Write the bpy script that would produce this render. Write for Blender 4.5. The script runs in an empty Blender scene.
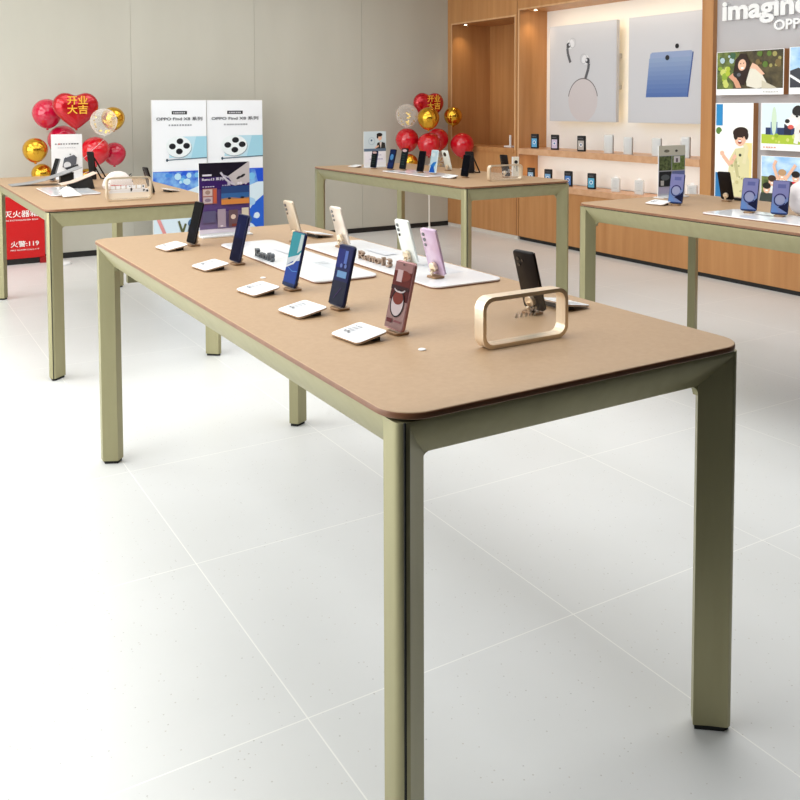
import bpy, bmesh, math, random
from math import pi, sin, cos, radians as rad
from mathutils import Matrix, Vector

random.seed(7)
SC = bpy.context.scene
COL = SC.collection

# ------------------------------------------------------------------ camera, world, lights, exposure
F, CY = 889.63, 152.72
YAW, PITCH, ROLL = 0.5402, 0.0537, -0.0028
cy_, sy_ = cos(YAW), sin(YAW)
fwd = Vector((sy_*cos(PITCH), cy_*cos(PITCH), -sin(PITCH)))
rgt = Vector((cy_, -sy_, 0))
upv = rgt.cross(fwd)
r2 = rgt*cos(ROLL) + upv*sin(ROLL)
u2 = -rgt*sin(ROLL) + upv*cos(ROLL)
cam_d = bpy.data.cameras.new('camera')
cam = bpy.data.objects.new('camera', cam_d)
COL.objects.link(cam)
cam_d.sensor_width = 36.0
cam_d.lens = F/800*36.0
cam_d.shift_y = (CY-400)/800
cam_d.clip_start = 0.05
m3 = Matrix((r2, u2, -fwd)).transposed()
cam.matrix_world = Matrix.Translation((-0.7167, -1.2103, 1.3531)) @ m3.to_4x4()
SC.camera = cam

w = bpy.data.worlds.new('world')
SC.world = w
w.use_nodes = True
w.node_tree.nodes['Background'].inputs[0].default_value = (0.93, 0.97, 1.0, 1)
w.node_tree.nodes['Background'].inputs[1].default_value = 0.35

def area_light(name, loc, rot, sx, sy, power, col=(1, 1, 1), spread=180):
    d = bpy.data.lights.new(name, 'AREA')
    d.shape = 'RECTANGLE'; d.size = sx; d.size_y = sy; d.energy = power; d.color = col
    d.spread = rad(spread)
    o = bpy.data.objects.new(name, d); COL.objects.link(o)
    o.location = loc; o.rotation_euler = rot
    return o

# shop-front daylight from the left side, ceiling luminaires over the sales floor
area_light('shopfront_daylight', (-2.85, 3.2, 1.45), (0, rad(-90), 0), 2.2, 5.6, 165, (0.94, 0.98, 1.0))
for lx, pw in ((-1.5, 30), (0.43, 13), (2.0, 16), (3.4, 12)):
    for ly in (0.45, 2.0, 3.7, 5.6):
        area_light('ceiling_luminaire', (lx, ly, 2.86), (0, 0, 0), 1.1, 1.3, pw*(1.15 if ly < 1 else 0.78), (0.95, 0.98, 1.0))

SC.view_settings.view_transform = 'Standard'
SC.view_settings.look = 'None'
SC.view_settings.gamma = 1
SC.view_settings.use_curve_mapping = False
SC.view_settings.exposure = -0.13

# ------------------------------------------------------------------ material helpers
def lin(c):
    c = c/255.0
    return c/12.92 if c <= 0.04045 else ((c+0.055)/1.055)**2.4
def rgb(r, g, b): return (lin(r), lin(g), lin(b), 1)
MC = {}
def flat(r, g, b, rough=0.5, metal=0.0, emit=0.0, coat=0.0, spec=0.5):
    key = (r, g, b, rough, metal, emit, coat, spec)
    if key in MC: return MC[key]
    m = bpy.data.materials.new('paint_%d_%d_%d' % (r, g, b)); m.use_nodes = True
    p = m.node_tree.nodes['Principled BSDF']
    p.inputs['Base Color'].default_value = rgb(r, g, b)
    p.inputs['Roughness'].default_value = rough
    p.inputs['Metallic'].default_value = metal
    p.inputs['Coat Weight'].default_value = coat
    p.inputs['Specular IOR Level'].default_value = spec
    if emit:
        p.inputs['Emission Color'].default_value = rgb(r, g, b)
        p.inputs['Emission Strength'].default_value = emit
    MC[key] = m
    return m
def noisy(name, c1, c2, scale=(4, 4, 4), rough=0.5, metal=0.0, detail=4, bump=0.0, coords='Object', lo=0.3, hi=0.7, emit=0):
    m = bpy.data.materials.new(name); m.use_nodes = True
    nt = m.node_tree; n = nt.nodes; p = n['Principled BSDF']
    tc = n.new('ShaderNodeTexCoord'); mp = n.new('ShaderNodeMapping'); nz = n.new('ShaderNodeTexNoise'); cr = n.new('ShaderNodeValToRGB')
    mp.inputs['Scale'].default_value = scale
    nz.inputs['Scale'].default_value = 1; nz.inputs['Detail'].default_value = detail
    nt.links.new(tc.outputs[coords], mp.inputs[0]); nt.links.new(mp.outputs[0], nz.inputs['Vector'])
    nt.links.new(nz.outputs['Fac'], cr.inputs[0])
    cr.color_ramp.elements[0].position = lo; cr.color_ramp.elements[0].color = rgb(*c1)
    cr.color_ramp.elements[1].position = hi; cr.color_ramp.elements[1].color = rgb(*c2)
    nt.links.new(cr.outputs[0], p.inputs['Base Color'])
    p.inputs['Roughness'].default_value = rough; p.inputs['Metallic'].default_value = metal
    if emit:
        nt.links.new(cr.outputs[0], p.inputs['Emission Color']); p.inputs['Emission Strength'].default_value = emit
    if bump:
        b = n.new('ShaderNodeBump'); b.inputs['Strength'].default_value = bump; b.inputs['Distance'].default_value = 0.002
        nt.links.new(nz.outputs['Fac'], b.inputs['Height']); nt.links.new(b.outputs[0], p.inputs['Normal'])
    return m
def glass(name, col, rough=0.02, alpha=0.25, trans=0.0):
    m = bpy.data.materials.new(name); m.use_nodes = True
    p = m.node_tree.nodes['Principled BSDF']
    p.inputs['Base Color'].default_value = col
    p.inputs['Roughness'].default_value = rough
    p.inputs['Alpha'].default_value = alpha
    p.inputs['Transmission Weight'].default_value = trans
    return m
def floor_mat():
    m = bpy.data.materials.new('terrazzo_tiles'); m.use_nodes = True
    nt = m.node_tree; n = nt.nodes; L = nt.links; p = n['Principled BSDF']
    g = n.new('ShaderNodeNewGeometry'); sp = n.new('ShaderNodeSeparateXYZ'); L.new(g.outputs['Position'], sp.inputs[0])
    def mth(op, a, b=None, c=None):
        k = n.new('ShaderNodeMath'); k.operation = op
        for i, v in enumerate((a, b, c)):
            if v is None: continue
            if isinstance(v, (int, float)): k.inputs[i].default_value = v
            else: L.new(v, k.inputs[i])
        return k.outputs[0]
    def joint(ax, off):
        f = mth('FRACT', mth('DIVIDE', mth('SUBTRACT', sp.outputs[ax], off), 0.775))
        d = mth('ABSOLUTE', mth('SUBTRACT', f, 0.5))
        return mth('GREATER_THAN', d, 0.5-0.0021)
    j = mth('MAXIMUM', joint(0, 0.081), joint(1, 0.523))
    nz = n.new('ShaderNodeTexNoise'); nz.inputs['Scale'].default_value = 1.6; nz.inputs['Detail'].default_value = 5
    L.new(g.outputs['Position'], nz.inputs['Vector'])
    cr = n.new('ShaderNodeValToRGB'); L.new(nz.outputs['Fac'], cr.inputs[0])
    cr.color_ramp.elements[0].position = 0.3; cr.color_ramp.elements[0].color = rgb(224, 224, 222)
    cr.color_ramp.elements[1].position = 0.7; cr.color_ramp.elements[1].color = rgb(229, 229, 228)
    vo = n.new('ShaderNodeTexVoronoi'); vo.inputs['Scale'].default_value = 85; L.new(g.outputs['Position'], vo.inputs['Vector'])
    cs = n.new('ShaderNodeSeparateColor'); L.new(vo.outputs['Color'], cs.inputs[0])
    near = mth('LESS_THAN', vo.outputs['Distance'], 0.17)
    few = mth('GREATER_THAN', cs.outputs[0], 0.86)
    spk = mth('MULTIPLY', mth('MULTIPLY', near, few), 0.38)
    tint = n.new('ShaderNodeMix'); tint.data_type = 'RGBA'
    L.new(cs.outputs[1], tint.inputs[0]); tint.inputs[6].default_value = rgb(128, 124, 116); tint.inputs[7].default_value = rgb(176, 160, 138)
    mx = n.new('ShaderNodeMix'); mx.data_type = 'RGBA'
    L.new(spk, mx.inputs[0]); L.new(cr.outputs[0], mx.inputs[6]); L.new(tint.outputs[2], mx.inputs[7])
    mj = n.new('ShaderNodeMix'); mj.data_type = 'RGBA'
    L.new(j, mj.inputs[0]); L.new(mx.outputs[2], mj.inputs[6]); mj.inputs[7].default_value = rgb(248, 247, 243)
    L.new(mj.outputs[2], p.inputs['Base Color'])
    p.inputs['Roughness'].default_value = 0.34
    p.inputs['Specular IOR Level'].default_value = 0.35
    return m
M_floor = floor_mat()
M_wall = noisy('greige_wall_panel', (190, 187, 175), (195, 192, 180), (3, 3, 0.7), 0.45)
M_wood = noisy('honey_oak_veneer', (180, 124, 73), (196, 142, 89), (16, 16, 1.1), 0.42, detail=6)
M_woodl = noisy('pale_oak_edge', (205, 158, 112), (222, 178, 134), (16, 16, 1.1), 0.42)
M_shelf = noisy('oak_shelf', (202, 152, 112), (218, 172, 134), (2, 14, 14), 0.4)
M_top = noisy('beige_laminate', (169, 138, 105), (175, 144, 111), (90, 90, 90), 0.5, bump=0.03)
M_edge = noisy('brown_edge_band', (122, 78, 52), (136, 90, 60), (40, 40, 40), 0.4)
M_leg = noisy('champagne_metal_paint', (158, 152, 116), (164, 158, 122), (30, 30, 4), 0.42, metal=0.5)
M_gold = flat(236, 218, 192, 0.3, 0.6)
M_black = flat(16, 15, 15, 0.5)
M_rub = flat(22, 22, 20, 0.8)
M_white = flat(240, 240, 240, 0.35)
M_gloss = flat(238, 238, 240, 0.08)
M_boardw = flat(244, 243, 242, 0.4)
M_grey = flat(190, 190, 190, 0.4)
M_wlet = flat(250, 250, 250, 0.4)
M_ceil = flat(225, 222, 214, 0.8)
M_led = flat(255, 226, 170, 0.5, 0, 3.0)
M_ledw = flat(255, 240, 215, 0.5, 0, 1.0)
M_spot = flat(255, 236, 200, 0.5, 0, 12)
M_acr = glass('clear_acrylic', (0.97, 0.98, 1, 1), 0.03, 0.07)
M_frost = glass('frosted_plastic', (0.86, 0.87, 0.87, 1), 0.35, 0.55)
M_clearb = glass('clear_balloon_film', (1, 0.93, 0.86, 1), 0.05, 0.2)
_n = M_clearb.node_tree; _lw = _n.nodes.new('ShaderNodeLayerWeight'); _lw.inputs['Blend'].default_value = 0.25
_mr = _n.nodes.new('ShaderNodeMapRange'); _mr.inputs[3].default_value = 0.08; _mr.inputs[4].default_value = 0.75
_n.links.new(_lw.outputs['Facing'], _mr.inputs[0]); _n.links.new(_mr.outputs[0], _n.nodes['Principled BSDF'].inputs['Alpha'])
M_lens = flat(10, 10, 12, 0.08, 0, 0, 1.0)
M_alu = flat(190, 188, 186, 0.3, 0.8)
M_panel = noisy('warm_grey_board', (190, 187, 189), (195, 192, 194), (3, 3, 3), 0.5)

# ------------------------------------------------------------------ mesh helpers
def box(bm, x0, x1, y0, y1, z0, z1, mi=0):
    v = [bm.verts.new(p) for p in ((x0,y0,z0),(x1,y0,z0),(x1,y1,z0),(x0,y1,z0),(x0,y0,z1),(x1,y0,z1),(x1,y1,z1),(x0,y1,z1))]
    for f in ((3,2,1,0),(4,5,6,7),(0,1,5,4),(1,2,6,5),(2,3,7,6),(3,0,4,7)):
        bm.faces.new([v[i] for i in f]).material_index = mi
    return v
def loft(bm, loops, mi=0, cap=True, closed=False):
    L = [[bm.verts.new(p) for p in lp] for lp in loops]
    n = len(L[0]); fs = []
    for a, b in zip(L, L[1:] + ([L[0]] if closed else [])):
        for i in range(n):
            fs.append(bm.faces.new((a[i], a[(i+1) % n], b[(i+1) % n], b[i])))
    if cap and not closed:
        fs.append(bm.faces.new(L[0][::-1])); fs.append(bm.faces.new(L[-1]))
    for f in fs: f.material_index = mi
    return fs
def rrect(x0, x1, y0, y1, r, n=6):
    out = []
    for cx, cy, a0 in ((x1-r, y1-r, 0), (x0+r, y1-r, 90), (x0+r, y0+r, 180), (x1-r, y0+r, 270)):
        for k in range(n+1):
            a = rad(a0+90*k/n); out.append((cx+r*cos(a), cy+r*sin(a)))
    return out
def prism(bm, poly, z0, z1, mi=0, axis='z'):
    def P(p, z):
        return {'z': (p[0], p[1], z), 'y': (p[0], z, p[1]), 'x': (z, p[0], p[1])}[axis]
    return loft(bm, [[P(p, z0) for p in poly], [P(p, z1) for p in poly]], mi)
def slab(bm, hw, hh, r, layers, axis='y', mi=0, n=6, c=(0, 0, 0)):
    """rounded-rectangle plate; layers = [(offset along axis, inset), ...]"""
    loops = []
    for t, ins in layers:
        lp = rrect(-hw+ins, hw-ins, -hh+ins, hh-ins, max(r-ins, 0.0004), n)
        loops.append([(c[0]+a, c[1]+t, c[2]+b) if axis == 'y' else (c[0]+a, c[1]+b, c[2]+t) for a, b in lp])
    return loft(bm, loops, mi)
def tube(bm, pts, r, n=8, mi=0, cap=True):
    pts = [Vector(p) for p in pts]; loops = []
    for i, p in enumerate(pts):
        d = (pts[min(i+1, len(pts)-1)] - pts[max(i-1, 0)]).normalized()
        a = d.cross(Vector((0, 0, 1)))
        if a.length < 1e-3: a = d.cross(Vector((0, 1, 0)))
        a.normalize(); b = d.cross(a)
        rr = r[i] if isinstance(r, (list, tuple)) else r
        loops.append([p + (a*cos(2*pi*k/n) + b*sin(2*pi*k/n))*rr for k in range(n)])
    return loft(bm, loops, mi, cap)
def lathe(bm, prof, n=20, c=(0, 0, 0), mi=0):
    return loft(bm, [[(c[0]+max(r, 1e-4)*cos(2*pi*k/n), c[1]+max(r, 1e-4)*sin(2*pi*k/n), c[2]+z) for k in range(n)] for r, z in prof], mi)
def disc_y(bm, cx, cz, r, y0, y1, n=16, mi=0, rx=None):
    return prism(bm, [(cx+(rx or r)*cos(2*pi*k/n), cz+r*sin(2*pi*k/n)) for k in range(n)], y0, y1, mi, 'y')
def obj(name, bm, mats, parent=None, loc=None, rot=None, smooth=True):
    bmesh.ops.recalc_face_normals(bm, faces=bm.faces)
    me = bpy.data.meshes.new(name); bm.to_mesh(me); bm.free()
    for m in (mats if isinstance(mats, (list, tuple)) else [mats]): me.materials.append(m)
    if smooth:
        me.shade_smooth(); me.set_sharp_from_angle(angle=rad(35))
    o = bpy.data.objects.new(name, me); COL.objects.link(o)
    if parent: o.parent = parent
    if loc: o.location = loc
    if rot: o.rotation_euler = rot
    return o
def tag(o, label, cat, group=None):
    o['label'] = label; o['category'] = cat
    if group: o['group'] = group
    return o
def thing(name, label, cat, loc=(0, 0, 0), rz=0, group=None):
    o = bpy.data.objects.new(name, None); COL.objects.link(o)
    o.empty_display_size = 0.05
    o.location = loc; o.rotation_euler = (0, 0, rz)
    return tag(o, label, cat, group)
def struct(name, bm, m, smooth=False):
    o = obj(name, bm, m, smooth=smooth); o['kind'] = 'structure'; return o
def B(): return bmesh.new()

class Print:
    """flat printed picture in the XZ plane facing -Y; unit coords (0..1, 0..1) over w x h; one mesh"""
    def __init__(s, w, h, emit=0.0, rough=0.35, spec=0.4, dim=1.0):
        s.dim = dim; s.sp = spec; s.w, s.h, s.bm, s.m, s.k, s.e, s.r = w, h, B(), [], 0, emit, rough
    def mi(s, c):
        m = c if isinstance(c, bpy.types.Material) else flat(*[int(q*s.dim) for q in c], s.r, 0, s.e, 0, s.sp)
        if m not in s.m: s.m.append(m)
        return s.m.index(m)
    def poly(s, pts, c, at=None):
        y = -0.00018*s.k if at is None else at
        if at is None: s.k += 1
        f = s.bm.faces.new([s.bm.verts.new(((p[0]-.5)*s.w, y, p[1]*s.h)) for p in pts])
        f.material_index = s.mi(c)
        if f.calc_area() and f.normal.length == 0: f.normal_update()
        f.normal_update()
        if f.normal.y > 0: f.normal_flip()
        return s
    def rect(s, x0, y0, x1, y1, c): return s.poly([(x0, y0), (x1, y0), (x1, y1), (x0, y1)], c)
    def ell(s, cx, cy, rx, ry, c, a0=0, a1=360, rot=0, n=20):
        P = []
        for k in range(n + (0 if a1-a0 == 360 else 1)):
            a = rad(a0+(a1-a0)*k/n); x, y = rx*cos(a)*s.w, ry*sin(a)*s.h
            q = rad(rot); P.append((cx+(x*cos(q)-y*sin(q))/s.w, cy+(x*sin(q)+y*cos(q))/s.h))
        return s.poly(P, c)
    def line(s, pts, wd, c):
        wd = wd*s.w/2; base = -0.00018*s.k; s.k += 2; n = 0
        for (x0, y0), (x1, y1) in zip(pts, pts[1:]):
            n += 1
            d = Vector(((x1-x0)*s.w, (y1-y0)*s.h))
            if d.length == 0: continue
            d.normalize(); nx, ny = -d.y*wd/s.w, d.x*wd/s.h
            s.poly([(x0+nx, y0+ny), (x1+nx, y1+ny), (x1-nx, y1-ny), (x0-nx, y0-ny)], c, base-0.0001*(n % 2))
        return s
    def ring(s, cx, cy, r, wd, c, a0=0, a1=360, n=24, ry=None):
        asp = s.w/s.h
        return s.line([(cx+r*cos(rad(a0+(a1-a0)*k/n)), cy+(ry or r*asp)*sin(rad(a0+(a1-a0)*k/n))) for k in range(n+1)], wd, c)
    def blobs(s, x0, y0, x1, y1, cols, n, r, seed=1):
        R = random.Random(seed)
        for _ in range(n):
            rr = r*(0.5+R.random()); x = min(max(R.uniform(x0, x1), x0+rr), x1-rr); ryy = rr*s.w/s.h
            y = min(max(R.uniform(y0, y1), y0+ryy), y1-ryy)
            s.ell(x, y, rr, ryy, R.choice(cols), n=8)
        return s
    def dashes(s, x0, x1, y, hgt, n, c, seed=1):
        R = random.Random(seed); x = x0; st = (x1-x0)/n
        for i in range(n):
            s.rect(x+st*i, y, x+st*(i+0.55+0.3*R.random()), y+hgt, c)
        return s
    def done(s, name, parent, loc=None, rot=None):
        me_o = bpy.data.meshes.new(name); s.bm.to_mesh(me_o); s.bm.free()
        for m in s.m: me_o.materials.append(m)
        o = bpy.data.objects.new(name, me_o); COL.objects.link(o)
        if parent: o.parent = parent
        if loc: o.location = loc
        if rot: o.rotation_euler = rot
        return o

def lettering(name, txt, wd, ht, depth, m, parent, loc=(0, 0, 0), rot=(0, 0, 0), bold=0.0):
    """text mesh in the XZ plane facing -Y, bounding box scaled to wd x ht, lower-left corner at origin"""
    cu = bpy.data.curves.new(name, 'FONT'); cu.body = txt; cu.size = 1; cu.extrude = 0.02; cu.offset = bold
    cu.resolution_u = 4
    t = bpy.data.objects.new(name, cu); COL.objects.link(t)
    bpy.context.view_layer.update()
    me = bpy.data.meshes.new_from_object(t.evaluated_get(bpy.context.evaluated_depsgraph_get()))
    bpy.data.objects.remove(t); bpy.data.curves.remove(cu)
    xs = [v.co.x for v in me.vertices]; ys = [v.co.y for v in me.vertices]
    x0, y0 = min(xs), min(ys); sx = wd/(max(xs)-x0); sy = ht/(max(ys)-y0)
    for v in me.vertices:
        x, y, z = v.co
        v.co = ((x-x0)*sx, -(z+0.02)/0.04*depth, (y-y0)*sy)
    me.materials.clear(); me.materials.append(m)
    o = bpy.data.objects.new(name, me); COL.objects.link(o); o.parent = parent
    o.location = loc; o.rotation_euler = rot
    return o

# ------------------------------------------------------------------ the room
XW, YB, HC = 4.87, 7.06, 2.9
bm = B(); box(bm, -3.0, 5.6, -0.45, YB+0.1, -0.1, 0.0); struct('floor', bm, M_floor)
bm = B(); box(bm, -3.0, 5.6, -3.5, -0.45, -0.1, 0.0); struct('floor_dark_unseen', bm, flat(84, 84, 82, 0.8))  # unseen dark floor, added to cut light bounced onto the near table faces
M_dark = flat(46, 46, 44, 0.8)  # dark finish invented for unseen surfaces, to absorb bounce light
bm = B(); box(bm, -3.0, 5.6, 0.0, YB+0.1, HC, HC+0.1); struct('ceiling', bm, M_ceil)
bm = B(); box(bm, -3.0, 5.6, -3.5, 0.0, HC, HC+0.1); struct('ceiling_dark_unseen', bm, M_dark)  # unseen near ceiling, darkened to keep the near table end dim
bm = B()
xs = [-3.0, -1.02, 0.18, 1.378, 2.578, 3.778, XW]
for a, b in zip(xs, xs[1:]): box(bm, a+0.0015, b-0.0015, YB, YB+0.1, 0.0, HC)
box(bm, -3.0, XW, YB+0.004, YB+0.1, 0, HC)
struct('wall_back', bm, M_wall)
bm = B(); box(bm, -3.0, XW-0.001, YB-0.006, YB, 0.0, 0.05); struct('baseboard_back', bm, M_black)
bm = B(); box(bm, -3.1, -3.0, 0.0, YB+0.1, 0, HC); struct('wall_left', bm, M_wall)
bm = B(); box(bm, -3.1, -3.0, -3.5, 0.0, 0, HC); struct('wall_dark_unseen', bm, M_dark)  # unseen section of the left wall, darkened to reduce fill light
bm = B(); box(bm, -3.0, 5.6, -3.6, -3.5, 0, HC); struct('wall_front', bm, flat(40, 40, 38, 0.7))
# right wall: wood panelling with a niche, a lit display bay and a poster board
bm = B()
NB = 5.39
box(bm, XW, NB, 6.98, YB+0.1, 0.035, HC)
box(bm, XW, NB, 5.80, 5.866, 0.035, HC)
box(bm, XW, NB, 5.866, 6.98, 0.035, 0.895)
box(bm, XW, NB, 5.866, 6.98, 2.236, HC)
box(bm, NB, NB+0.1, 5.80, YB+0.1, 0.0, HC)
box(bm, XW, 5.35, 3.541, 5.80, 2.29, HC)
box(bm, XW, 5.35, 3.435, 3.541, 0.58, HC)
struct('wall_right', bm, M_wood)
bm = B()
box(bm, 5.23, 5.33, 3.541, 5.80, 0.9, 2.29); box(bm, 5.12, 5.33, 3.541, 5.80, 0.58, 0.86)
o = obj('wall_right_bay_back', bm, M_boardw, smooth=False); o.name = 'wall_bay'; o['kind'] = 'structure'
bm = B(); box(bm, 4.915, 5.35, 0.8, 3.435, 0.58, HC); o = struct('wall_poster', bm, M_panel)
bm = B(); box(bm, 5.5, 5.6, -3.5, YB+0.1, 0, HC); o = struct('wall_outer', bm, M_ceil)
bm = B(); box(bm, 4.915, 5.35, -3.5, 0.8, 0.0, HC); o = struct('wall_side', bm, M_dark)  # unseen near stretch of the right wall, made dark to limit bounce
# pale edge bands round the niche and the bay (thin trims)
bm = B()
box(bm, XW-0.004, XW, 6.975, 6.995, 0.9, 2.25); box(bm, XW-0.004, XW, 5.852, 5.868, 0.895, 2.25); box(bm, XW-0.004, XW, 5.868, 6.975, 2.232, 2.248)
struct('trim_1', bm, M_woodl)
bm = B(); box(bm, XW-0.004, XW, 3.541, 5.80, 2.286, 2.302); box(bm, XW-0.004, XW, 5.795, 5.812, 0.58, 2.302); struct('trim_2', bm, M_woodl)
bm = B(); box(bm, XW-0.012, XW+0.3, 5.868, 6.975, 0.896, 0.912); box(bm, XW-0.012, XW, 5.868, 6.975, 0.868, 0.896); struct('trim_3', bm, M_wood)
bm = B(); box(bm, XW-0.002, XW+0.1, 5.80, YB, 0.0, 0.034); struct('baseboard_right', bm, flat(214, 206, 196, 0.4))
bm = B(); box(bm, XW-0.0005, XW, 5.826, 5.832, 0.035, 2.9); struct('trim_4', bm, flat(96, 56, 26, 0.6))

# base cabinet run with ledge, open bay shelf
t = thing('base_cabinet', 'long honey oak base cabinet with pale ledge under the lit display bay', 'cabinet', (5.0, 3.3, 0))
bm = B(); box(bm, -0.13, 0.10, -2.49, 2.49, 0.035, 0.525); obj('cabinet_body', bm, M_wood, t, smooth=False)
bm = B(); box(bm, -0.115, 0.10, -2.49, 2.49, 0.0, 0.035); obj('plinth', bm, M_black, t, smooth=False)
bm = B(); box(bm, -0.137, 0.11, -2.49, 2.49, 0.525, 0.578); obj('ledge', bm, M_shelf, t, smooth=False)
t = thing('display_shelf', 'long pale oak shelf across the lit display bay holding the upper packages', 'shelf', (5.05, 4.67, 0.86))
bm = B(); box(bm, -0.185, 0.18, -1.128, 1.129, 0.0, 0.058); obj('board', bm, M_shelf, t, smooth=False)
bm = B(); box(bm, -0.10, -0.08, -1.1, 1.1, -0.006, 0.0); obj('led_strip', bm, M_ledw, t, smooth=False)

# downlights in the header
for x, y, z, lb in ((4.97, 6.86, 2.236, 'small round downlight in the top of the dark oak niche'), (4.99, 5.69, 2.29, 'small round downlight in the header at the far end of the display bay'), (5.0, 5.70, 0.86, 'small downlight under the far end of the pale oak shelf')):
    t = thing('downlight', lb, 'light', (x, y, z))
    bm = B(); lathe(bm, [(0.0, 0.0), (0.026, 0.0), (0.026, -0.004), (0.018, -0.006), (0.0, -0.006)], 16); obj('rim', bm, M_alu, t)
    bm = B(); lathe(bm, [(0.0, -0.0062), (0.016, -0.0062), (0.014, -0.0085), (0, -0.0085)], 16); obj('lens', bm, M_spot, t)
    d = bpy.data.lights.new('spot', 'SPOT'); d.energy = 5 if z > 1 else 2; d.color = (1, 0.78, 0.48); d.spot_size = rad(100); d.spot_blend = 0.9; d.shadow_soft_size = 0.012
    l = bpy.data.objects.new('spot', d); COL.objects.link(l); l.location = (x, y, z-0.012)
# warm LED lamps hidden behind the header front edge of the bay
area_light('bay_header_led', (4.93, 4.67, 2.27), (0, rad(-30), 0), 0.03, 2.1, 2.2, (1, 0.88, 0.68))
area_light('bay_shelf_led', (4.92, 4.67, 0.85), (0, rad(-35), 0), 0.03, 2.1, 1.3, (1, 0.93, 0.8))

# two large graphic panels in the bay
def wall_rot(): return -pi/2
def graphic_panel(y0, y1, z0, z1, label):
    t = thing('graphic_panel', label, 'poster', (5.10, (y0+y1)/2, z0), wall_rot())
    w_, h_ = y0-y1, z1-z0
    bm = B(); box(bm, -w_/2, w_/2, 0, 0.035, 0, h_); obj('board', bm, flat(203, 203, 208, 0.5), t, smooth=False)
    bm = B(); box(bm, -w_/2+0.06, w_/2-0.06, 0.035, 0.1295, 0.3, 0.34); box(bm, -w_/2+0.06, w_/2-0.06, 0.035, 0.1295, h_-0.34, h_-0.3); obj('bracket', bm, M_alu, t, smooth=False)
    bm = B()
    for s in (-1, 1): box(bm, s*(w_/2-0.03)-0.006, s*(w_/2-0.03)+0.006, 0.036, 0.05, 0.02, h_-0.02)
    for zz in (0.03, h_-0.03): box(bm, -w_/2+0.04, w_/2-0.04, 0.036, 0.05, zz-0.006, zz+0.006)
    obj('led_strip', bm, M_led, t, smooth=False)
    return t, w_, h_
t, w_, h_ = graphic_panel(5.60, 4.69, 1.19, 2.115, 'grey wall panel picturing two white earbuds with dark stems')
p = Print(w_, h_)
p.rect(0.012, 0.012, 0.988, 0.988, (205, 205, 210))
p.ell(0.52, 0.22, 0.22, 0.22, (206, 198, 200)); p.ring(0.52, 0.22, 0.22, 0.010, (110, 102, 106), 10, 170, ry=0.22)
for (cx, cy, sgn) in ((0.33, 0.78, 1), (0.56, 0.61, -1)):
    p.ell(cx, cy+0.02, 0.055, 0.05, (228, 228, 232)); p.ring(cx+0.03*sgn, cy+0.03, 0.05, 0.008, (190, 190, 196))
    p.line([(cx-0.03*sgn, cy+0.02), (cx-0.05*sgn, cy-0.02), (cx-0.04*sgn, cy-0.08), (cx+0.0*sgn if sgn > 0 else cx+0.0, cy-0.17)], 0.035, (96, 96, 102))
    p.ell(cx-0.03*sgn, cy+0.01, 0.032, 0.028, (70, 70, 76)); p.ell(cx-0.015*sgn, cy+0.015, 0.015, 0.014, (214, 214, 220))
p.done('graphic', t, (0, -0.001, 0))
t, w_, h_ = graphic_panel(4.54, 3.60, 1.19, 2.115, 'grey wall panel picturing a blue tablet standing behind its pillar side')
p = Print(w_, h_)
p.rect(0.012, 0.012, 0.988, 0.988, (206, 206, 211))
p.poly([(0.22, 0.24), (0.71, 0.24), (0.765, 0.63), (0.745, 0.655), (0.29, 0.655), (0.27, 0.64)], (148, 164, 200))
for k in range(9): p.poly([(0.22+0.0045*k, 0.24+0.04*k), (0.71+0.0055*k, 0.24+0.04*k), (0.71+0.0055*(k+1), 0.28+0.04*k), (0.22+0.0045*(k+1), 0.28+0.04*k)], (84+7*k, 112+6*k, 172+3*k))
p.line([(0.71, 0.24), (0.765, 0.64)], 0.012, (60, 86, 150))
p.ell(0.585, 0.70, 0.022, 0.022, (24, 26, 34)); p.ell(0.475, 0.60, 0.024, 0.024, (20, 24, 34))
p.poly([(0.9, 0.36), (0.985, 0.32), (0.985, 0.80), (0.94, 0.78)], (214, 196, 200))
p.done('graphic', t, (0, -0.001, 0))

# light boxes with photographs on the poster board
M_fol = noisy('foliage_print', (34, 52, 24), (128, 140, 70), (16, 16, 16), 0.4, emit=0.25)
M_folb = noisy('dark_foliage_print', (40, 34, 22), (96, 84, 52), (14, 14, 14), 0.4, emit=0.2)
M_skyp = noisy('sky_print', (90, 160, 214), (214, 232, 244), (6, 6, 10), 0.4, emit=0.3)
EM = 0.15
def light_box(y0, y1, z0, z1, label):
    t = thing('light_box', label, 'poster', (4.915, (y0+y1)/2, z0), wall_rot(), 'photo light boxes on the poster board')
    w_, h_ = y0-y1, z1-z0
    bm = B(); box(bm, -w_/2, w_/2, -0.055, 0, 0, h_); obj('case', bm, M_wood, t, smooth=False)
    p = Print(w_, h_, EM)
    p.rect(0.0, 0.0, 1, 1, (246, 246, 246))
    return t, p
SK, SK2, HR = (236, 188, 160), (214, 158, 128), (44, 26, 20)
def fin(t, p): p.done('photograph', t, (0, -0.0555, 0))
t, p = light_box(3.388, 2.806, 1.42, 1.745, 'wide photo light box of a smiling long haired woman in a pale dress')
p.rect(0.01, 0.14, 0.99, 0.99, M_folb); p.poly([(0.01, 0.14), (0.26, 0.14), (0.3, 0.6), (0.36, 0.99), (0.01, 0.99)], M_fol)
p.blobs(0.02, 0.16, 0.22, 0.66, [(176, 190, 60), (140, 168, 56), (200, 206, 110)], 14, 0.035, 3)
p.blobs(0.05, 0.72, 0.3, 0.97, [(90, 130, 150), (60, 96, 70), (180, 200, 206)], 8, 0.03, 4)
p.blobs(0.6, 0.6, 0.97, 0.97, [(92, 120, 48), (120, 100, 60), (160, 150, 90)], 14, 0.03, 5)
p.poly([(0.27, 0.50), (0.30, 0.80), (0.38, 0.94), (0.46, 0.92), (0.52, 0.74), (0.50, 0.50), (0.44, 0.22), (0.34, 0.24)], HR)
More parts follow.
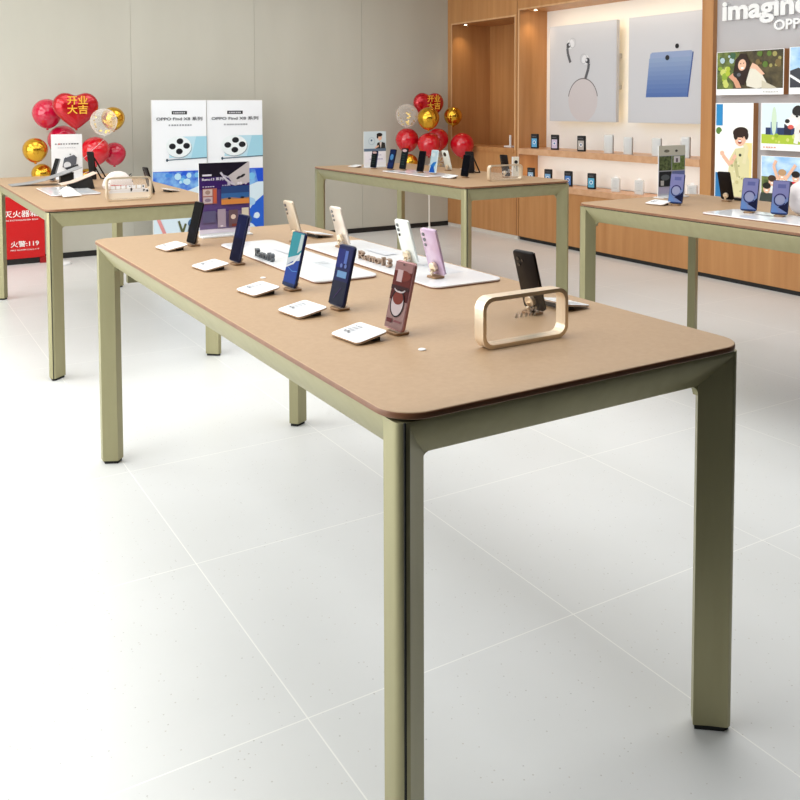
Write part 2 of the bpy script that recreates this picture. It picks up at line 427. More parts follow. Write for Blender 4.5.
p.poly([(0.47, 0.30), (0.52, 0.58), (0.58, 0.66), (0.70, 0.46), (0.80, 0.18), (0.62, 0.14), (0.48, 0.2)], (226, 220, 204))
p.poly([(0.52, 0.60), (0.56, 0.72), (0.63, 0.66), (0.74, 0.46), (0.70, 0.44), (0.6, 0.58)], SK)
p.ell(0.405, 0.68, 0.06, 0.13, SK, rot=-12); p.ell(0.41, 0.61, 0.024, 0.022, (250, 240, 240)); p.ell(0.385, 0.71, 0.008, 0.012, HR); p.ell(0.43, 0.72, 0.008, 0.012, HR)
p.poly([(0.20, 0.42), (0.27, 0.50), (0.36, 0.30), (0.4, 0.16), (0.32, 0.16), (0.28, 0.3)], SK2)
p.ell(0.33, 0.46, 0.06, 0.07, (34, 34, 36), rot=-20); p.ell(0.36, 0.46, 0.03, 0.04, (96, 98, 104))
p.poly([(0.70, 0.32), (0.88, 0.18), (0.92, 0.14), (0.7, 0.14)], (206, 198, 176))
p.dashes(0.72, 0.95, 0.05, 0.03, 6, (206, 204, 200)); fin(t, p)
t, p = light_box(2.763, 2.16, 1.42, 1.75, 'upper photo light box at the right edge showing pale blue sky and a dark roof')
p.rect(0.01, 0.14, 0.99, 0.99, M_skyp); p.poly([(0.01, 0.14), (0.01, 0.5), (0.12, 0.56), (0.3, 0.40), (0.5, 0.14)], (60, 62, 70)); p.line([(0.01, 0.40), (0.24, 0.16)], 0.03, (236, 236, 238))
p.rect(0.3, 0.14, 0.99, 0.4, (110, 118, 128)); fin(t, p)
t, p = light_box(3.39, 3.052, 0.585, 1.36, 'tall photo light box of a laughing dark haired man in a pale patterned suit')
p.rect(0.0, 0.02, 1, 0.99, (250, 249, 244)); p.rect(0.02, 0.78, 0.2, 0.99, (44, 138, 198)); p.rect(0.02, 0.04, 0.22, 0.32, (46, 118, 176)); p.ell(0.1, 0.73, 0.08, 0.035, (92, 128, 60))
p.ell(0.3, 0.55, 0.28, 0.2, (250, 249, 246)); p.rect(0.80, 0.03, 0.98, 0.62, (238, 220, 150))
p.poly([(0.36, 0.28), (0.40, 0.46), (0.55, 0.56), (0.82, 0.58), (0.92, 0.44), (0.9, 0.05), (0.34, 0.05), (0.30, 0.18)], (222, 214, 166))
p.poly([(0.55, 0.54), (0.60, 0.44), (0.66, 0.30), (0.6, 0.28), (0.52, 0.4)], (196, 188, 140)); p.ell(0.68, 0.5, 0.035, 0.014, (50, 60, 44))
p.line([(0.56, 0.50), (0.42, 0.40), (0.22, 0.49)], 0.09, SK); p.ell(0.20, 0.51, 0.06, 0.025, SK); p.line([(0.78, 0.42), (0.86, 0.56), (0.76, 0.62)], 0.09, (228, 218, 176))
p.ell(0.68, 0.66, 0.15, 0.075, SK, rot=-15); p.ell(0.68, 0.72, 0.20, 0.05, HR, rot=6); p.ell(0.56, 0.69, 0.06, 0.045, HR); p.ell(0.84, 0.69, 0.05, 0.04, HR)
p.ell(0.67, 0.63, 0.05, 0.022, (150, 50, 46)); p.ell(0.67, 0.636, 0.045, 0.008, (250, 250, 250)); p.ell(0.62, 0.675, 0.022, 0.004, HR); p.ell(0.74, 0.67, 0.022, 0.004, HR)
p.blobs(0.40, 0.12, 0.80, 0.46, [(206, 196, 140), (232, 226, 190), (180, 176, 126)], 18, 0.03, 8)
p.dashes(0.1, 0.5, 0.005, 0.008, 6, (150, 150, 150)); fin(t, p)
t, p = light_box(2.987, 2.30, 1.02, 1.36, 'photo light box of a black and white dog running on bright grass')
p.rect(0.01, 0.14, 0.99, 0.99, (222, 236, 242)); p.rect(0.01, 0.14, 0.99, 0.34, (176, 198, 62))
p.rect(0.06, 0.33, 0.40, 0.48, (40, 56, 96)); p.rect(0.12, 0.33, 0.2, 0.6, (82, 116, 168)); p.rect(0.28, 0.33, 0.36, 0.56, (30, 34, 60)); p.ell(0.16, 0.62, 0.03, 0.3, (206, 226, 200))
p.blobs(0.02, 0.15, 0.98, 0.36, [(196, 210, 90), (150, 178, 46), (210, 216, 120)], 16, 0.02, 2)
p.ell(0.48, 0.66, 0.13, 0.22, (236, 234, 230)); p.ell(0.5, 0.38, 0.1, 0.2, (232, 228, 222)); p.ell(0.7, 0.5, 0.22, 0.22, (40, 38, 38)); p.ell(0.43, 0.84, 0.06, 0.1, (34, 32, 32), rot=30); p.ell(0.5, 0.8, 0.09, 0.08, (38, 36, 36))
p.ell(0.37, 0.6, 0.08, 0.1, (244, 242, 238)); p.ell(0.32, 0.62, 0.028, 0.045, (20, 20, 20)); p.ell(0.36, 0.5, 0.035, 0.045, (216, 92, 84)); p.ell(0.43, 0.72, 0.015, 0.022, (14, 14, 14)); p.line([(0.44, 0.36), (0.42, 0.16)], 0.05, (238, 234, 228)); p.line([(0.55, 0.36), (0.58, 0.16)], 0.05, (228, 224, 218)); p.line([(0.46, 0.42), (0.6, 0.4)], 0.03, (150, 84, 60))
p.dashes(0.04, 0.2, 0.05, 0.025, 5, (220, 150, 120)); fin(t, p)
t, p = light_box(2.98, 2.30, 0.585, 0.98, 'photo light box of a cheerful group in red and white under blue sky')
p.rect(0.01, 0.14, 0.99, 0.99, M_skyp); p.rect(0.01, 0.14, 0.3, 0.62, M_fol)
for (cx, cy, cc, hc) in ((0.14, 0.50, (240, 240, 236), (70, 46, 30)), (0.26, 0.62, (250, 248, 246), (190, 150, 110)), (0.42, 0.60, (214, 40, 60), (30, 22, 20)), (0.34, 0.42, (232, 214, 206), (50, 32, 24)), (0.56, 0.5, (34, 34, 38), (20, 18, 18)), (0.08, 0.36, (60, 66, 60), (30, 24, 20))):
    p.poly([(cx-0.09, 0.14), (cx+0.09, 0.14), (cx+0.07, cy-0.04), (cx-0.07, cy-0.04)], cc); p.ell(cx, cy+0.03, 0.042, 0.08, SK); p.ell(cx, cy+0.09, 0.05, 0.06, hc); p.ell(cx, cy+0.005, 0.016, 0.014, (250, 244, 240))
p.line([(0.22, 0.56), (0.16, 0.82), (0.19, 0.92)], 0.035, SK); p.line([(0.3, 0.58), (0.42, 0.86)], 0.035, SK); p.line([(0.48, 0.52), (0.52, 0.80)], 0.035, SK)
p.dashes(0.04, 0.2, 0.05, 0.02, 5, (190, 190, 190)); fin(t, p)

# raised sign lettering
t = thing('wall_lettering', 'raised white wall lettering above the photo light boxes reading imagine and OPPO', 'sign', (4.915, 3.0, 1.87), wall_rot())
lettering('word', 'imagine', 0.735, 0.185, 0.03, M_wlet, t, (-0.365, -0.001, 0.068), (0, 0, 0), 0.035)
lettering('word', 'OPPO', 0.30, 0.075, 0.022, M_wlet, t, (0.080, -0.001, 0.010), (0, 0, 0), 0.028)

# ------------------------------------------------------------------ display tables
TW, TL, TH = 0.867, 2.253, 0.85
def table(cx, cy, L, label, W=TW):
    t = thing('display_table', label, 'table', (cx, cy, 0), 0, 'metal framed display tables')
    bm = B()
    lay = [(0.8375, 0.0015), (0.8385, 0.0003), (0.8395, 0.0), (0.8465, 0.0), (0.8485, 0.0008), (0.8496, 0.002), (0.85, 0.0035)]
    fs = slab(bm, W/2, L/2, 0.068, lay, 'z', 0, 10)
    for f in fs:
        f.normal_update()
        if abs(f.normal.z) < 0.6: f.material_index = 1
    obj('tabletop', bm, [M_top, M_edge], t)
    bm = B(); slab(bm, W/2-0.014, L/2-0.014, 0.050, [(0.8320, 0), (0.8378, 0)], 'z', 0, 8); obj('shadow_gap', bm, M_rub, t)
    foot_in = [(0.03, 0.04), (0.08, 0.06), (0.092, 0.074), (0.074, 0.092), (0.06, 0.08)]
    for sx in (-1, 1):
        for sy in (-1, 1):
            prof = [(0.012+0.018*(1-sin(rad(a))), 0.012+0.018*(1-cos(rad(a)))) for a in (90, 67, 45, 22, 0)]
            prof = [(0.012, 0.062)] + prof + [(0.034, 0.012), (0.060, 0.035), (0.089, 0.057), (0.062, 0.086)]
            P = [(sx*(W/2-a), sy*(L/2-b)) for a, b in prof]
            bm = B(); prism(bm, P, 0.012, 0.8325); lg = obj('leg', bm, M_leg, t)
            c = [(0.02, 0.02), (0.036, 0.02), (0.083, 0.058), (0.062, 0.080), (0.02, 0.060)]
            bm = B(); prism(bm, [(sx*(W/2-a), sy*(L/2-b)) for a, b in c], 0.0, 0.0125); obj('foot', bm, M_rub, lg)
            xa, xb = sorted((sx*(W/2-0.0225), sx*(W/2-0.0258))); ya, yb = sorted((sy*(L/2-0.0108), sy*(L/2-0.0145)))
            if sx > 0: continue
            bm = B(); box(bm, xa, xb, ya, yb, 0.013, 0.833); obj('corner_groove', bm, M_rub, lg, smooth=False)
    pr = [(0.0126, 0.8322), (0.0126, 0.822), (0.058, 0.756), (0.070, 0.756), (0.070, 0.8322)]
    def fillet(s, half):
        e = half-0.085; r = 0.022
        return [(s*(e+0.012), 0.762), (s*(e+0.012), 0.756-r)] + [(s*(e-r+r*cos(rad(a))), 0.756-r+r*sin(rad(a))) for a in range(0, 91, 15)] + [(s*(e-r), 0.762)]
    for sy in (-1, 1):
        bm = B(); loft(bm, [[(s*(W/2-0.018-a), sy*(L/2-a), z) for a, z in pr] for s in (-1, 1)])
        for s in (-1, 1): prism(bm, fillet(s, W/2), *sorted((sy*(L/2-0.060), sy*(L/2-0.074))), 0, 'y')
        obj('apron', bm, M_leg, t)
    for sx in (-1, 1):
        bm = B(); loft(bm, [[(sx*(W/2-a), s*(L/2-0.018-a), z) for a, z in pr] for s in (-1, 1)])
        for s in (-1, 1): prism(bm, fillet(s, L/2), *sorted((sx*(W/2-0.060), sx*(W/2-0.074))), 0, 'x')
        obj('apron', bm, M_leg, t)
    return t
T1 = table(TW/2, TL/2, TL, 'large beige topped display table in the foreground with two white display plates')
T2 = table(0.0117+0.45, 3.349+2.221/2, 2.221, 'beige display table at far left in front of red balloons', 0.90)
T3 = table(2.4125+TW/2, 3.234+2.18/2, 2.18, 'beige display table at the back centre before the oak niche')
T4 = table(2.394+TW/2, 0.037+2.19/2, 2.19, 'beige display table cut off by the right edge below the photo light boxes')
bm = B(); box(bm, -0.02, 0.02, -0.012, 0.012, 0.69, 0.757); obj('cable_outlet', bm, M_leg, T1, (-TW/2+0.125, TL/2-0.10, 0))

Z = TH + 0.0005
# ------------------------------------------------------------------ phones, stands, tags
def screen_print(kind, w_, h_):
    p = Print(w_, h_, 0.22 if kind not in ('dark', 'navy') else 0.0, 0.12, 0.03, 0.70)
    if kind == 'dark': p.rect(0, 0, 1, 1, (14, 13, 20)); p.ell(0.5, 0.3, 0.25, 0.08, (24, 22, 36))
    if kind == 'navy':
        p.rect(0, 0, 1, 1, (24, 28, 74)); p.rect(0, 0, 1, 0.5, (20, 20, 52)); p.rect(0.3, 0.55, 0.42, 0.8, (40, 48, 104))
    if kind == 'wave':
        p.rect(0, 0, 1, 1, (14, 60, 160)); p.poly([(0, 0.45), (1, 0.62), (1, 1), (0, 1)], (40, 150, 164)); p.poly([(0, 0.36), (0.45, 0.46), (1, 0.50), (1, 0.62), (0.5, 0.56), (0, 0.50)], (214, 220, 226))
        p.poly([(0, 0.36), (0.5, 0.44), (1, 0.66), (1, 0.60), (0.6, 0.42), (0, 0.32)], (240, 240, 242)); p.poly([(0.7, 0.62), (1, 0.7), (1, 0.98), (0.75, 0.98)], (196, 214, 214)); p.line([(0.2, 0.34), (0.6, 0.28), (1, 0.3)], 0.03, (80, 140, 220)); p.rect(0, 0, 1, 0.06, (18, 40, 92))
    if kind == 'lock':
        p.rect(0, 0, 1, 1, (16, 22, 84)); p.rect(0, 0, 1, 0.4, (12, 14, 48)); p.rect(0, 0.62, 0.5, 0.94, (22, 34, 120)); p.rect(0.52, 0.70, 0.72, 0.92, (92, 118, 200)); p.rect(0.22, 0.46, 0.86, 0.57, (120, 166, 216)); p.ell(0.4, 0.66, 0.08, 0.035, (110, 130, 200)); p.ell(0.7, 0.66, 0.08, 0.035, (110, 130, 200)); p.line([(0.3, 0.1), (0.7, 0.3)], 0.02, (90, 50, 120))
    if kind == 'ring':
        p.rect(0, 0, 1, 1, (176, 136, 130)); p.rect(0, 0.42, 1, 1, (84, 20, 16)); p.rect(0, 0.60, 1, 1, (104, 30, 22)); p.rect(0, 0.86, 1, 1, (170, 120, 118)); p.ell(0.6, 0.80, 0.34, 0.08, (130, 50, 38)); p.rect(0.2, 0.70, 0.5, 0.88, (222, 188, 186)); p.rect(0, 0.58, 1, 0.64, (60, 22, 22))
        p.ell(0.5, 0.38, 0.36, 0.2, (226, 206, 206)); p.ell(0.5, 0.46, 0.30, 0.1, (132, 50, 36)); p.ring(0.5, 0.38, 0.36, 0.05, (30, 18, 20), ry=0.2); p.ring(0.52, 0.6, 0.3, 0.05, (230, 214, 214), 190, 350, ry=0.05); p.rect(0.1, 0.08, 0.4, 0.14, (110, 40, 44)); p.rect(0.5, 0.1, 0.9, 0.13, (150, 90, 92)); p.ell(0.5, 0.965, 0.04, 0.012, (20, 20, 20))
    if kind == 'lilac':
        p.rect(0, 0, 1, 1, (136, 156, 214)); p.rect(0, 0.5, 1, 1, (150, 150, 208)); p.rect(0.3, 0.78, 0.8, 0.9, (116, 122, 186)); p.ell(0.5, 0.42, 0.3, 0.14, (178, 182, 220)); p.ring(0.5, 0.42, 0.36, 0.07, (56, 56, 110), 10, 330, ry=0.18)
        p.poly([(0.4, 0.2), (1, 0.04), (1, 0.40), (0.8, 0.28)], (34, 38, 70)); p.poly([(0, 0), (0.5, 0), (0.3, 0.22), (0, 0.3)], (122, 160, 226)); p.rect(0, 0, 1, 0.03, (60, 80, 140))
    if kind == 'blue':
        p.rect(0, 0, 1, 1, (24, 40, 86)); p.ell(0.5, 0.6, 0.3, 0.16, (86, 150, 214)); p.rect(0, 0.1, 1, 0.3, (32, 52, 110))
    if kind == 'text':
        p.rect(0, 0, 1, 1, (26, 34, 38)); p.ell(0.5, 0.9, 0.4, 0.07, (226, 190, 190))
        for k in range(5): p.rect(0.2, 0.2+k*0.12, 0.7, 0.24+k*0.12, (58, 76, 72))
    if kind == 'aqua':
        p.rect(0, 0, 1, 1, (206, 232, 244)); p.poly([(0, 0), (0.9, 0), (0.6, 0.3), (0.2, 0.34)], (32, 96, 196)); p.poly([(0.1, 0.30), (0.7, 0.26), (1, 0.5), (0.5, 0.46)], (48, 130, 214)); p.ell(0.4, 0.8, 0.25, 0.1, (236, 246, 250))
    return p
def phone(x, y, face, back, screen, label, group, key='', lean=15, w_=0.073, h_=0.152, cams='strip', stand=True, z=Z):
    """face: heading angle (deg) of screen normal; leans away from the viewer of the screen"""
    rz = rad(face)+pi/2           # local -Y -> heading
    th = 0.0085; zf = 0.007
    t = thing('smartphone', label, 'phone', (x, y, z), rz, group)
    A = -rad(lean)
    def R(o): o.rotation_euler = (A, 0, 0); o.location = (0, 0, zf+0.003); return o
    bm = B(); slab(bm, w_/2, h_/2, 0.010, [(0.0, 0.0018), (0.0012, 0.0003), (0.0025, 0), (th-0.0025, 0), (th-0.001, 0.0005), (th, 0.002)], 'y', 0, 5, (0, 0, h_/2))
    R(obj('body', bm, back, t))
    pr = screen_print(screen, w_-0.005, h_-0.006)
    o = pr.done('screen', t); R(o)
    o.location = Matrix.Rotation(A, 3, 'X') @ Vector((0, -0.0006, 0.003)) + Vector((0, 0, zf+0.003))
    if cams == 'strip': cc = [(-0.022, h_-0.018, 0.0055), (-0.022, h_-0.034, 0.0055), (-0.022, h_-0.050, 0.0045)]
    elif cams == 'duo': cc = [(-0.020, h_-0.020, 0.0045), (-0.020, h_-0.036, 0.0045), (-0.006, h_-0.024, 0.003)]
    elif cams == 'round': cc = [(-0.004, h_-0.030, 0.017)]
    else: cc = []
    for cx, cz, r in cc:
        # seen from the back the strip is on the left: local +x
        bm = B(); disc_y(bm, -cx, cz, r, th-0.0005, th+0.0018, 14); R(obj('camera_lens', bm, M_lens, t))
    if stand:
        s = thing('phone_stand', 'small metal charging stand holding the ' + (key or label), 'stand', (x, y, z), rz, 'charging stands under the phones')
        bm = B(); slab(bm, 0.022, 0.019, 0.008, [(0, 0.001), (0.001, 0), (0.005, 0), (0.006, 0.001)], 'z', 0, 4, (0, 0.014, 0)); obj('base', bm, flat(150, 116, 84, 0.4, 0.3), s)
        bm = B()
        q = Matrix.Rotation(A, 4, 'X')
        slab(bm, 0.014, 0.014, 0.0135, [(th+0.0028, 0), (th+0.012, 0), (th+0.013, 0.001)], 'y', 0, 8, (0, 0, 0.027))
        bmesh.ops.transform(bm, matrix=Matrix.Translation((0, 0, zf+0.003)) @ q, verts=bm.verts)
        obj('magnet_disc', bm, M_gold, s)
        bm = B(); yb = 0.0275; tube(bm, [(0, 0.024, 0.006), (0, 0.030, 0.018), (0, 0.030, 0.028)], 0.005, 8); obj('stem', bm, M_gold, s)
    return t
def tag_stand(x, y, face, label, w_=0.106, d_=0.082, group='tilted price plates beside the phones', z=Z):
    rz = rad(face)+pi/2
    t = thing('price_plate', label, 'price tag', (x, y, z), rz, group)
    tl = rad(9)
    def R(o): o.rotation_euler = (tl, 0, 0); o.location = (0, -d_/2+0.003, 0.0022); return o
    bm = B(); slab(bm, w_/2, d_/2, 0.012, [(0.0, 0.001), (0.001, 0.0), (0.004, 0), (0.005, 0.001)], 'z', 0, 5, (0, d_/2, 0)); R(obj('plate', bm, M_white, t))
    bm = B(); slab(bm, w_/2+0.0003, d_/2+0.0003, 0.012, [(0.0012, 0.0), (0.0036, 0.0)], 'z', 0, 5, (0, d_/2, 0)); R(obj('rim', bm, flat(176, 138, 104, 0.4), t))
    bm = B(); prism(bm, [(-d_/2+0.05, 0), (d_/2-0.012, 0), (d_/2-0.012, 0.0125), (-d_/2+0.05, 0.0075)], -w_/2+0.012, w_/2-0.012, 0, 'x'); obj('wedge', bm, M_black, t)
    p = Print(w_*0.8, d_*0.8)
    p.rect(0, 0, 1, 1, (243, 243, 243)); p.rect(0.04, 0.2, 0.4, 0.88, (216, 216, 218)); p.dashes(0.06, 0.36, 0.76, 0.05, 3, (150, 150, 152))
    p.dashes(0.06, 0.36, 0.6, 0.05, 4, (176, 176, 178)); p.dashes(0.06, 0.36, 0.44, 0.05, 4, (176, 176, 178)); p.dashes(0.1, 0.36, 0.24, 0.09, 2, (90, 90, 92)); p.dashes(0.5, 0.9, 0.72, 0.05, 5, (190, 190, 192)); p.dashes(0.5, 0.9, 0.5, 0.05, 5, (200, 200, 202))
    o = p.done('card_print', t); o.rotation_euler = (tl-pi/2, 0, 0); v = Matrix.Rotation(tl, 3, 'X') @ Vector((0, d_*0.1, 0.0055)); o.location = v + Vector((0, -d_/2+0.003, 0.0022))
    return t
P_black = flat(22, 17, 17, 0.3, 0, 0, 0, 0.15); P_gold = flat(206, 190, 168, 0.25, 0.3); P_champ = flat(222, 210, 196, 0.25, 0.3)
P_white = flat(226, 230, 224, 0.2, 0.1); P_lav = noisy('lavender_glass', (186, 158, 190), (214, 190, 206), (20, 20, 10), 0.15); P_navy = flat(24, 28, 62, 0.3, 0, 0, 0, 0.25); P_pink = flat(170, 120, 120, 0.25, 0.3)
P_blue = flat(26, 36, 76, 0.3, 0, 0, 0, 0.25); P_aqua = flat(214, 226, 232, 0.2)

G1 = 'phones facing the left long side of the foreground table'
LR = [(0.276, 1.895, P_black, 'dark', 'black phone at the far left end of the foreground table, dark screen'),
      (0.277, 1.455, P_navy, 'navy', 'navy phone with a dim dark blue screen, second from far end of left row'),
      (0.264, 1.003, P_blue, 'wave', 'phone with a teal and blue wave wallpaper in the left row of foreground table'),
      (0.270, 0.732, P_navy, 'lock', 'phone with blue lock screen and pale blue bar, next to the red one'),
      (0.272, 0.457, P_pink, 'ring', 'rose phone with a red wallpaper and big pale ring, nearest in left row')]
KEYS = ('dark screen black phone at the far left end', 'navy phone', 'teal wave wallpaper phone', 'blue lock screen phone', 'rose phone with the pale ring')
for (x, y, bk, sc, lb), ky in zip(LR, KEYS): phone(x-0.012, y-0.005, 185, bk, sc, lb, G1, ky, 14, w_=0.070)
TG = [(0.185, 1.855, 'white price plate farthest back in the left row beside the black phone'),
      (0.178, 1.425, 'white price plate beside the navy phone, second from far end of left row'),
      (0.170, 1.015, 'white price plate beside the teal wave wallpaper phone'),
      (0.171, 0.734, 'white price plate beside the blue lock screen phone'),
      (0.180, 0.463, 'nearest white price plate, beside the rose phone with the ring')]
for x, y, lb in TG: tag_stand(x, y, 187, lb)
G2 = 'phones facing the right long side of the foreground table'
for x, y, bk, cm, ky, lb in ((0.640, 1.775, P_gold, 'strip', 'gold phone seen from behind', 'gold phone seen from behind at the far right end of the foreground table'),
                         (0.707, 1.535, P_champ, 'strip', 'champagne phone on the white plate', 'champagne phone with three lenses seen from behind on far end of a white plate'),
                         (0.722, 1.115, P_white, 'strip', 'pale white phone beside brown letters', 'pale white phone seen from behind beside the standing brown letters'),
                         (0.683, 0.905, P_lav, 'strip', 'lavender phone', 'lavender phone seen from behind near the front end of the right display plate'),
                         (0.662, 0.447, P_black, 'duo', 'black phone beyond the empty metal frame', 'black phone seen from behind beyond the empty metal frame')):
    phone(x, y, 6, bk, 'dark', lb, G2, ky, 16, cams=cm, z=Z+(0.0085 if 0.8 < y < 1.66 else 0), w_=0.070, h_=0.140 if 0.8 < y < 1.66 else 0.152)
tag_stand(0.763, 0.462, 6, 'white price plate beside the black phone seen from behind, nearest right')
tag_stand(0.760, 1.86, 6, 'white price plate at the far right end beside the gold phone')

# white display plates with standing letters
def display_plate(x0, x1, y0, y1, label, word=None, wcol=None, wx=0, wy=0, wl=0.2, z=Z):
    t = thing('display_plate', label, 'display plate', ((x0+x1)/2, (y0+y1)/2, z), 0, 'white display plates on the tables')
    hx, hy = (x1-x0)/2, (y1-y0)/2
    bm = B(); slab(bm, hx, hy, 0.03, [(0.0, 0.001), (0.0035, 0.0)], 'z', 0, 6); obj('base_layer', bm, flat(150, 108, 88, 0.4), t)
    bm = B(); slab(bm, hx, hy, 0.03, [(0.0035, 0.0), (0.0065, 0.0), (0.008, 0.0015)], 'z', 0, 6); obj('top_layer', bm, M_gloss, t)
    p = Print(hx*1.4, hy*1.7, 0, 0.12)
    p.rect(0.62, 0.1, 0.95, 0.34, (222, 226, 232)); p.dashes(0.66, 0.9, 0.3, 0.012, 4, (190, 194, 200)); p.dashes(0.66, 0.9, 0.26, 0.012, 4, (198, 202, 206)); p.rect(0.6, 0.6, 0.9, 0.8, (230, 232, 238))
    p.done('surface_print', t, (0, -hy*0.85, 0.0084), (-pi/2, 0, 0))
    if word: lettering('lettering', word, wl, 0.026, 0.012, wcol, t, (wx-(x0+x1)/2, wy-(y0+y1)/2, 0.0082), (0, 0, -pi/2))
    return t
display_plate(0.353, 0.558, 1.03, 1.835, 'white display plate with dark grey standing letters in the middle of the foreground table', 'Reno13', flat(92, 98, 104, 0.4), 0.378, 1.525, 0.14)
display_plate(0.596, 0.832, 0.795, 1.66, 'white display plate with brown standing letters along the right side of foreground table', 'Reno13', flat(150, 124, 104, 0.4), 0.645, 1.305, 0.20)
for x, y, lb in ((0.249, 0.314, 'tiny white round stud on the table in front of the metal frame'), (0.262, 1.20, 'tiny white round stud on the table between navy and teal phones')):
    bm = B(); lathe(bm, [(0, 0), (0.008, 0), (0.008, 0.0015), (0.006, 0.0025), (0, 0.003)], 14); o = obj('table_stud', bm, M_white, loc=(x, y, Z)); tag(o, lb, 'stud', 'white studs on the foreground table')

def ring_frame(x, y, wd, ht, rz, label, z=Z, card=False, dp=0.030):
    t = thing('sign_stand', label, 'sign stand', (x, y, z), rz, 'rounded champagne metal sign frames')
    N = 8; th = 0.0085
    out = rrect(-wd/2, wd/2, 0, ht, 0.026, N); inn = rrect(-wd/2+th, wd/2-th, th, ht-th, 0.026-th*0.75, N)
    bm = B()
    loft(bm, [[(a, -dp/2, b) for a, b in out], [(a, dp/2, b) for a, b in out], [(a, dp/2, b) for a, b in inn], [(a, -dp/2, b) for a, b in inn]], 0, False, True)
    obj('frame', bm, M_gold, t)
    bm = B(); slab(bm, wd/2-th-0.0005, ht/2-th-0.0005, 0.018, [(0.0, 0), (0.002, 0)], 'y', 0, 6, (0, 0, ht/2)); obj('acrylic_pane', bm, M_acr, t)
    p = Print(wd-2*th, ht-2*th, 0.0)
    if card:
        p.rect(0.02, 0.04, 0.98, 0.30, (236, 222, 204)); p.rect(0.03, 0.30, 0.97, 0.44, (232, 230, 230))
        p.dashes(0.08, 0.92, 0.50, 0.16, 7, (248, 250, 252), 5); p.rect(0.06, 0.44, 0.94, 0.48, (246, 246, 248))
        p.blobs(0.5, 0.30, 0.95, 0.66, [(40, 40, 44), (250, 250, 252)], 8, 0.02, 5)
    else:
        for k, (a, b) in enumerate(((0.40, 0.62), (0.46, 0.64), (0.52, 0.60), (0.57, 0.64), (0.62, 0.66))):
            p.line([(a, 0.50), (a+0.03, 0.56), (a+0.012, 0.60)], 0.012, (245, 245, 245)); p.line([(a+0.03, 0.50), (a+0.005, 0.56)], 0.012, (240, 240, 240))
        p.blobs(0.56, 0.55, 0.70, 0.72, [(250, 250, 250)], 7, 0.010, 2); p.line([(0.605, 0.52), (0.625, 0.66)], 0.018, (20, 20, 24)); p.line([(0.59, 0.61), (0.64, 0.585)], 0.014, (20, 20, 24))
    p.done('pane_print', t, (0, -0.001, th))
    return t
ring_frame(0.463, 0.254, 0.228, 0.108, 0, 'empty champagne metal frame with clear pane at the front of foreground table')

def sign_holder(x, y, wd, ht, rz, label, paint, z=Z, lean=4):
    t = thing('sign_holder', label, 'sign', (x, y, z), rz, 'upright sign holders on the tables')
    bm = B(); slab(bm, wd/2, 0.035, 0.006, [(0, 0), (0.004, 0)], 'z', 0, 4, (0, 0.0, 0)); obj('base', bm, M_acr if False else flat(232, 232, 232, 0.2), t)
    bm = B(); box(bm, -wd/2, wd/2, 0, 0.004, 0.004, ht); obj('panel', bm, M_white, t, smooth=False)
    p = Print(wd, ht-0.012); paint(p); p.done('poster_print', t, (0, -0.0008, 0.012))
    return t
def paint_purple(p):
    p.rect(0, 0, 1, 1, (92, 66, 132)); p.rect(0, 0.80, 1, 1, (22, 14, 34)); p.rect(0, 0.62, 1, 0.8, (58, 24, 104)); p.rect(0, 0.0, 1, 0.06, (232, 222, 236)); p.rect(0, 0.06, 1, 0.30, (120, 104, 150))
    p.poly([(0.56, 0.80), (0.98, 1.0), (1, 1), (1, 0.70), (0.7, 0.66)], (206, 198, 200)); p.ell(0.86, 0.8, 0.06, 0.018, (30, 26, 34), rot=30); p.ell(0.78, 0.775, 0.05, 0.018, (44, 40, 48), rot=30); p.line([(0.42, 0.86), (0.52, 0.76), (0.62, 0.70), (0.7, 0.68)], 0.04, (216, 210, 222)); p.line([(0.46, 0.82), (0.6, 0.78)], 0.03, (190, 184, 200)); p.blobs(0.55, 0.67, 0.95, 0.73, [(236, 230, 236), (206, 196, 214)], 8, 0.025, 3)
    p.rect(0.06, 0.815, 0.24, 0.84, (230, 226, 240)); p.rect(0.06, 0.42, 0.34, 0.64, (170, 100, 92)); p.rect(0.07, 0.535, 0.25, 0.63, (216, 196, 190)); p.rect(0.07, 0.43, 0.25, 0.52, (206, 190, 196)); p.ell(0.16, 0.585, 0.05, 0.03, (172, 140, 130)); p.ell(0.16, 0.475, 0.06, 0.025, (150, 130, 150)); p.rect(0.27, 0.43, 0.33, 0.62, (206, 96, 66)); p.dashes(0.06, 0.3, 0.66, 0.012, 5, (222, 212, 232))
    p.rect(0.42, 0.40, 0.98, 0.66, (52, 104, 168)); p.rect(0.42, 0.56, 0.98, 0.66, (40, 70, 128)); p.rect(0.42, 0.40, 0.98, 0.47, (224, 142, 70)); p.poly([(0.42, 0.47), (0.98, 0.47), (0.98, 0.49), (0.8, 0.48), (0.6, 0.5), (0.42, 0.485)], (178, 132, 96)); p.ell(0.58, 0.487, 0.035, 0.012, (16, 16, 20)); p.ell(0.84, 0.49, 0.04, 0.013, (16, 16, 20)); p.dashes(0.44, 0.62, 0.67, 0.012, 4, (190, 190, 220))
    p.rect(0.06, 0.16, 0.30, 0.32, (96, 92, 132)); p.rect(0.34, 0.08, 0.50, 0.34, (176, 160, 178)); p.ell(0.42, 0.1, 0.03, 0.012, (226, 216, 226)); p.rect(0.56, 0.08, 0.74, 0.32, (110, 86, 96)); p.ell(0.65, 0.22, 0.05, 0.035, (236, 214, 202)); p.rect(0.82, 0.22, 0.96, 0.34, (226, 218, 200)); p.rect(0.62, 0.08, 0.72, 0.12, (130, 60, 50))
tp = sign_holder(0.463, 2.075, 0.205, 0.283, 0.02, 'purple sign standing on the far end of the foreground table before white posters', paint_purple)
lettering('headline', 'Reno13 系列', 0.085, 0.012, 0.0005, flat(240, 236, 246, 0.4), tp, (-0.092, -0.006, 0.215), (0, 0, 0), 0.02)

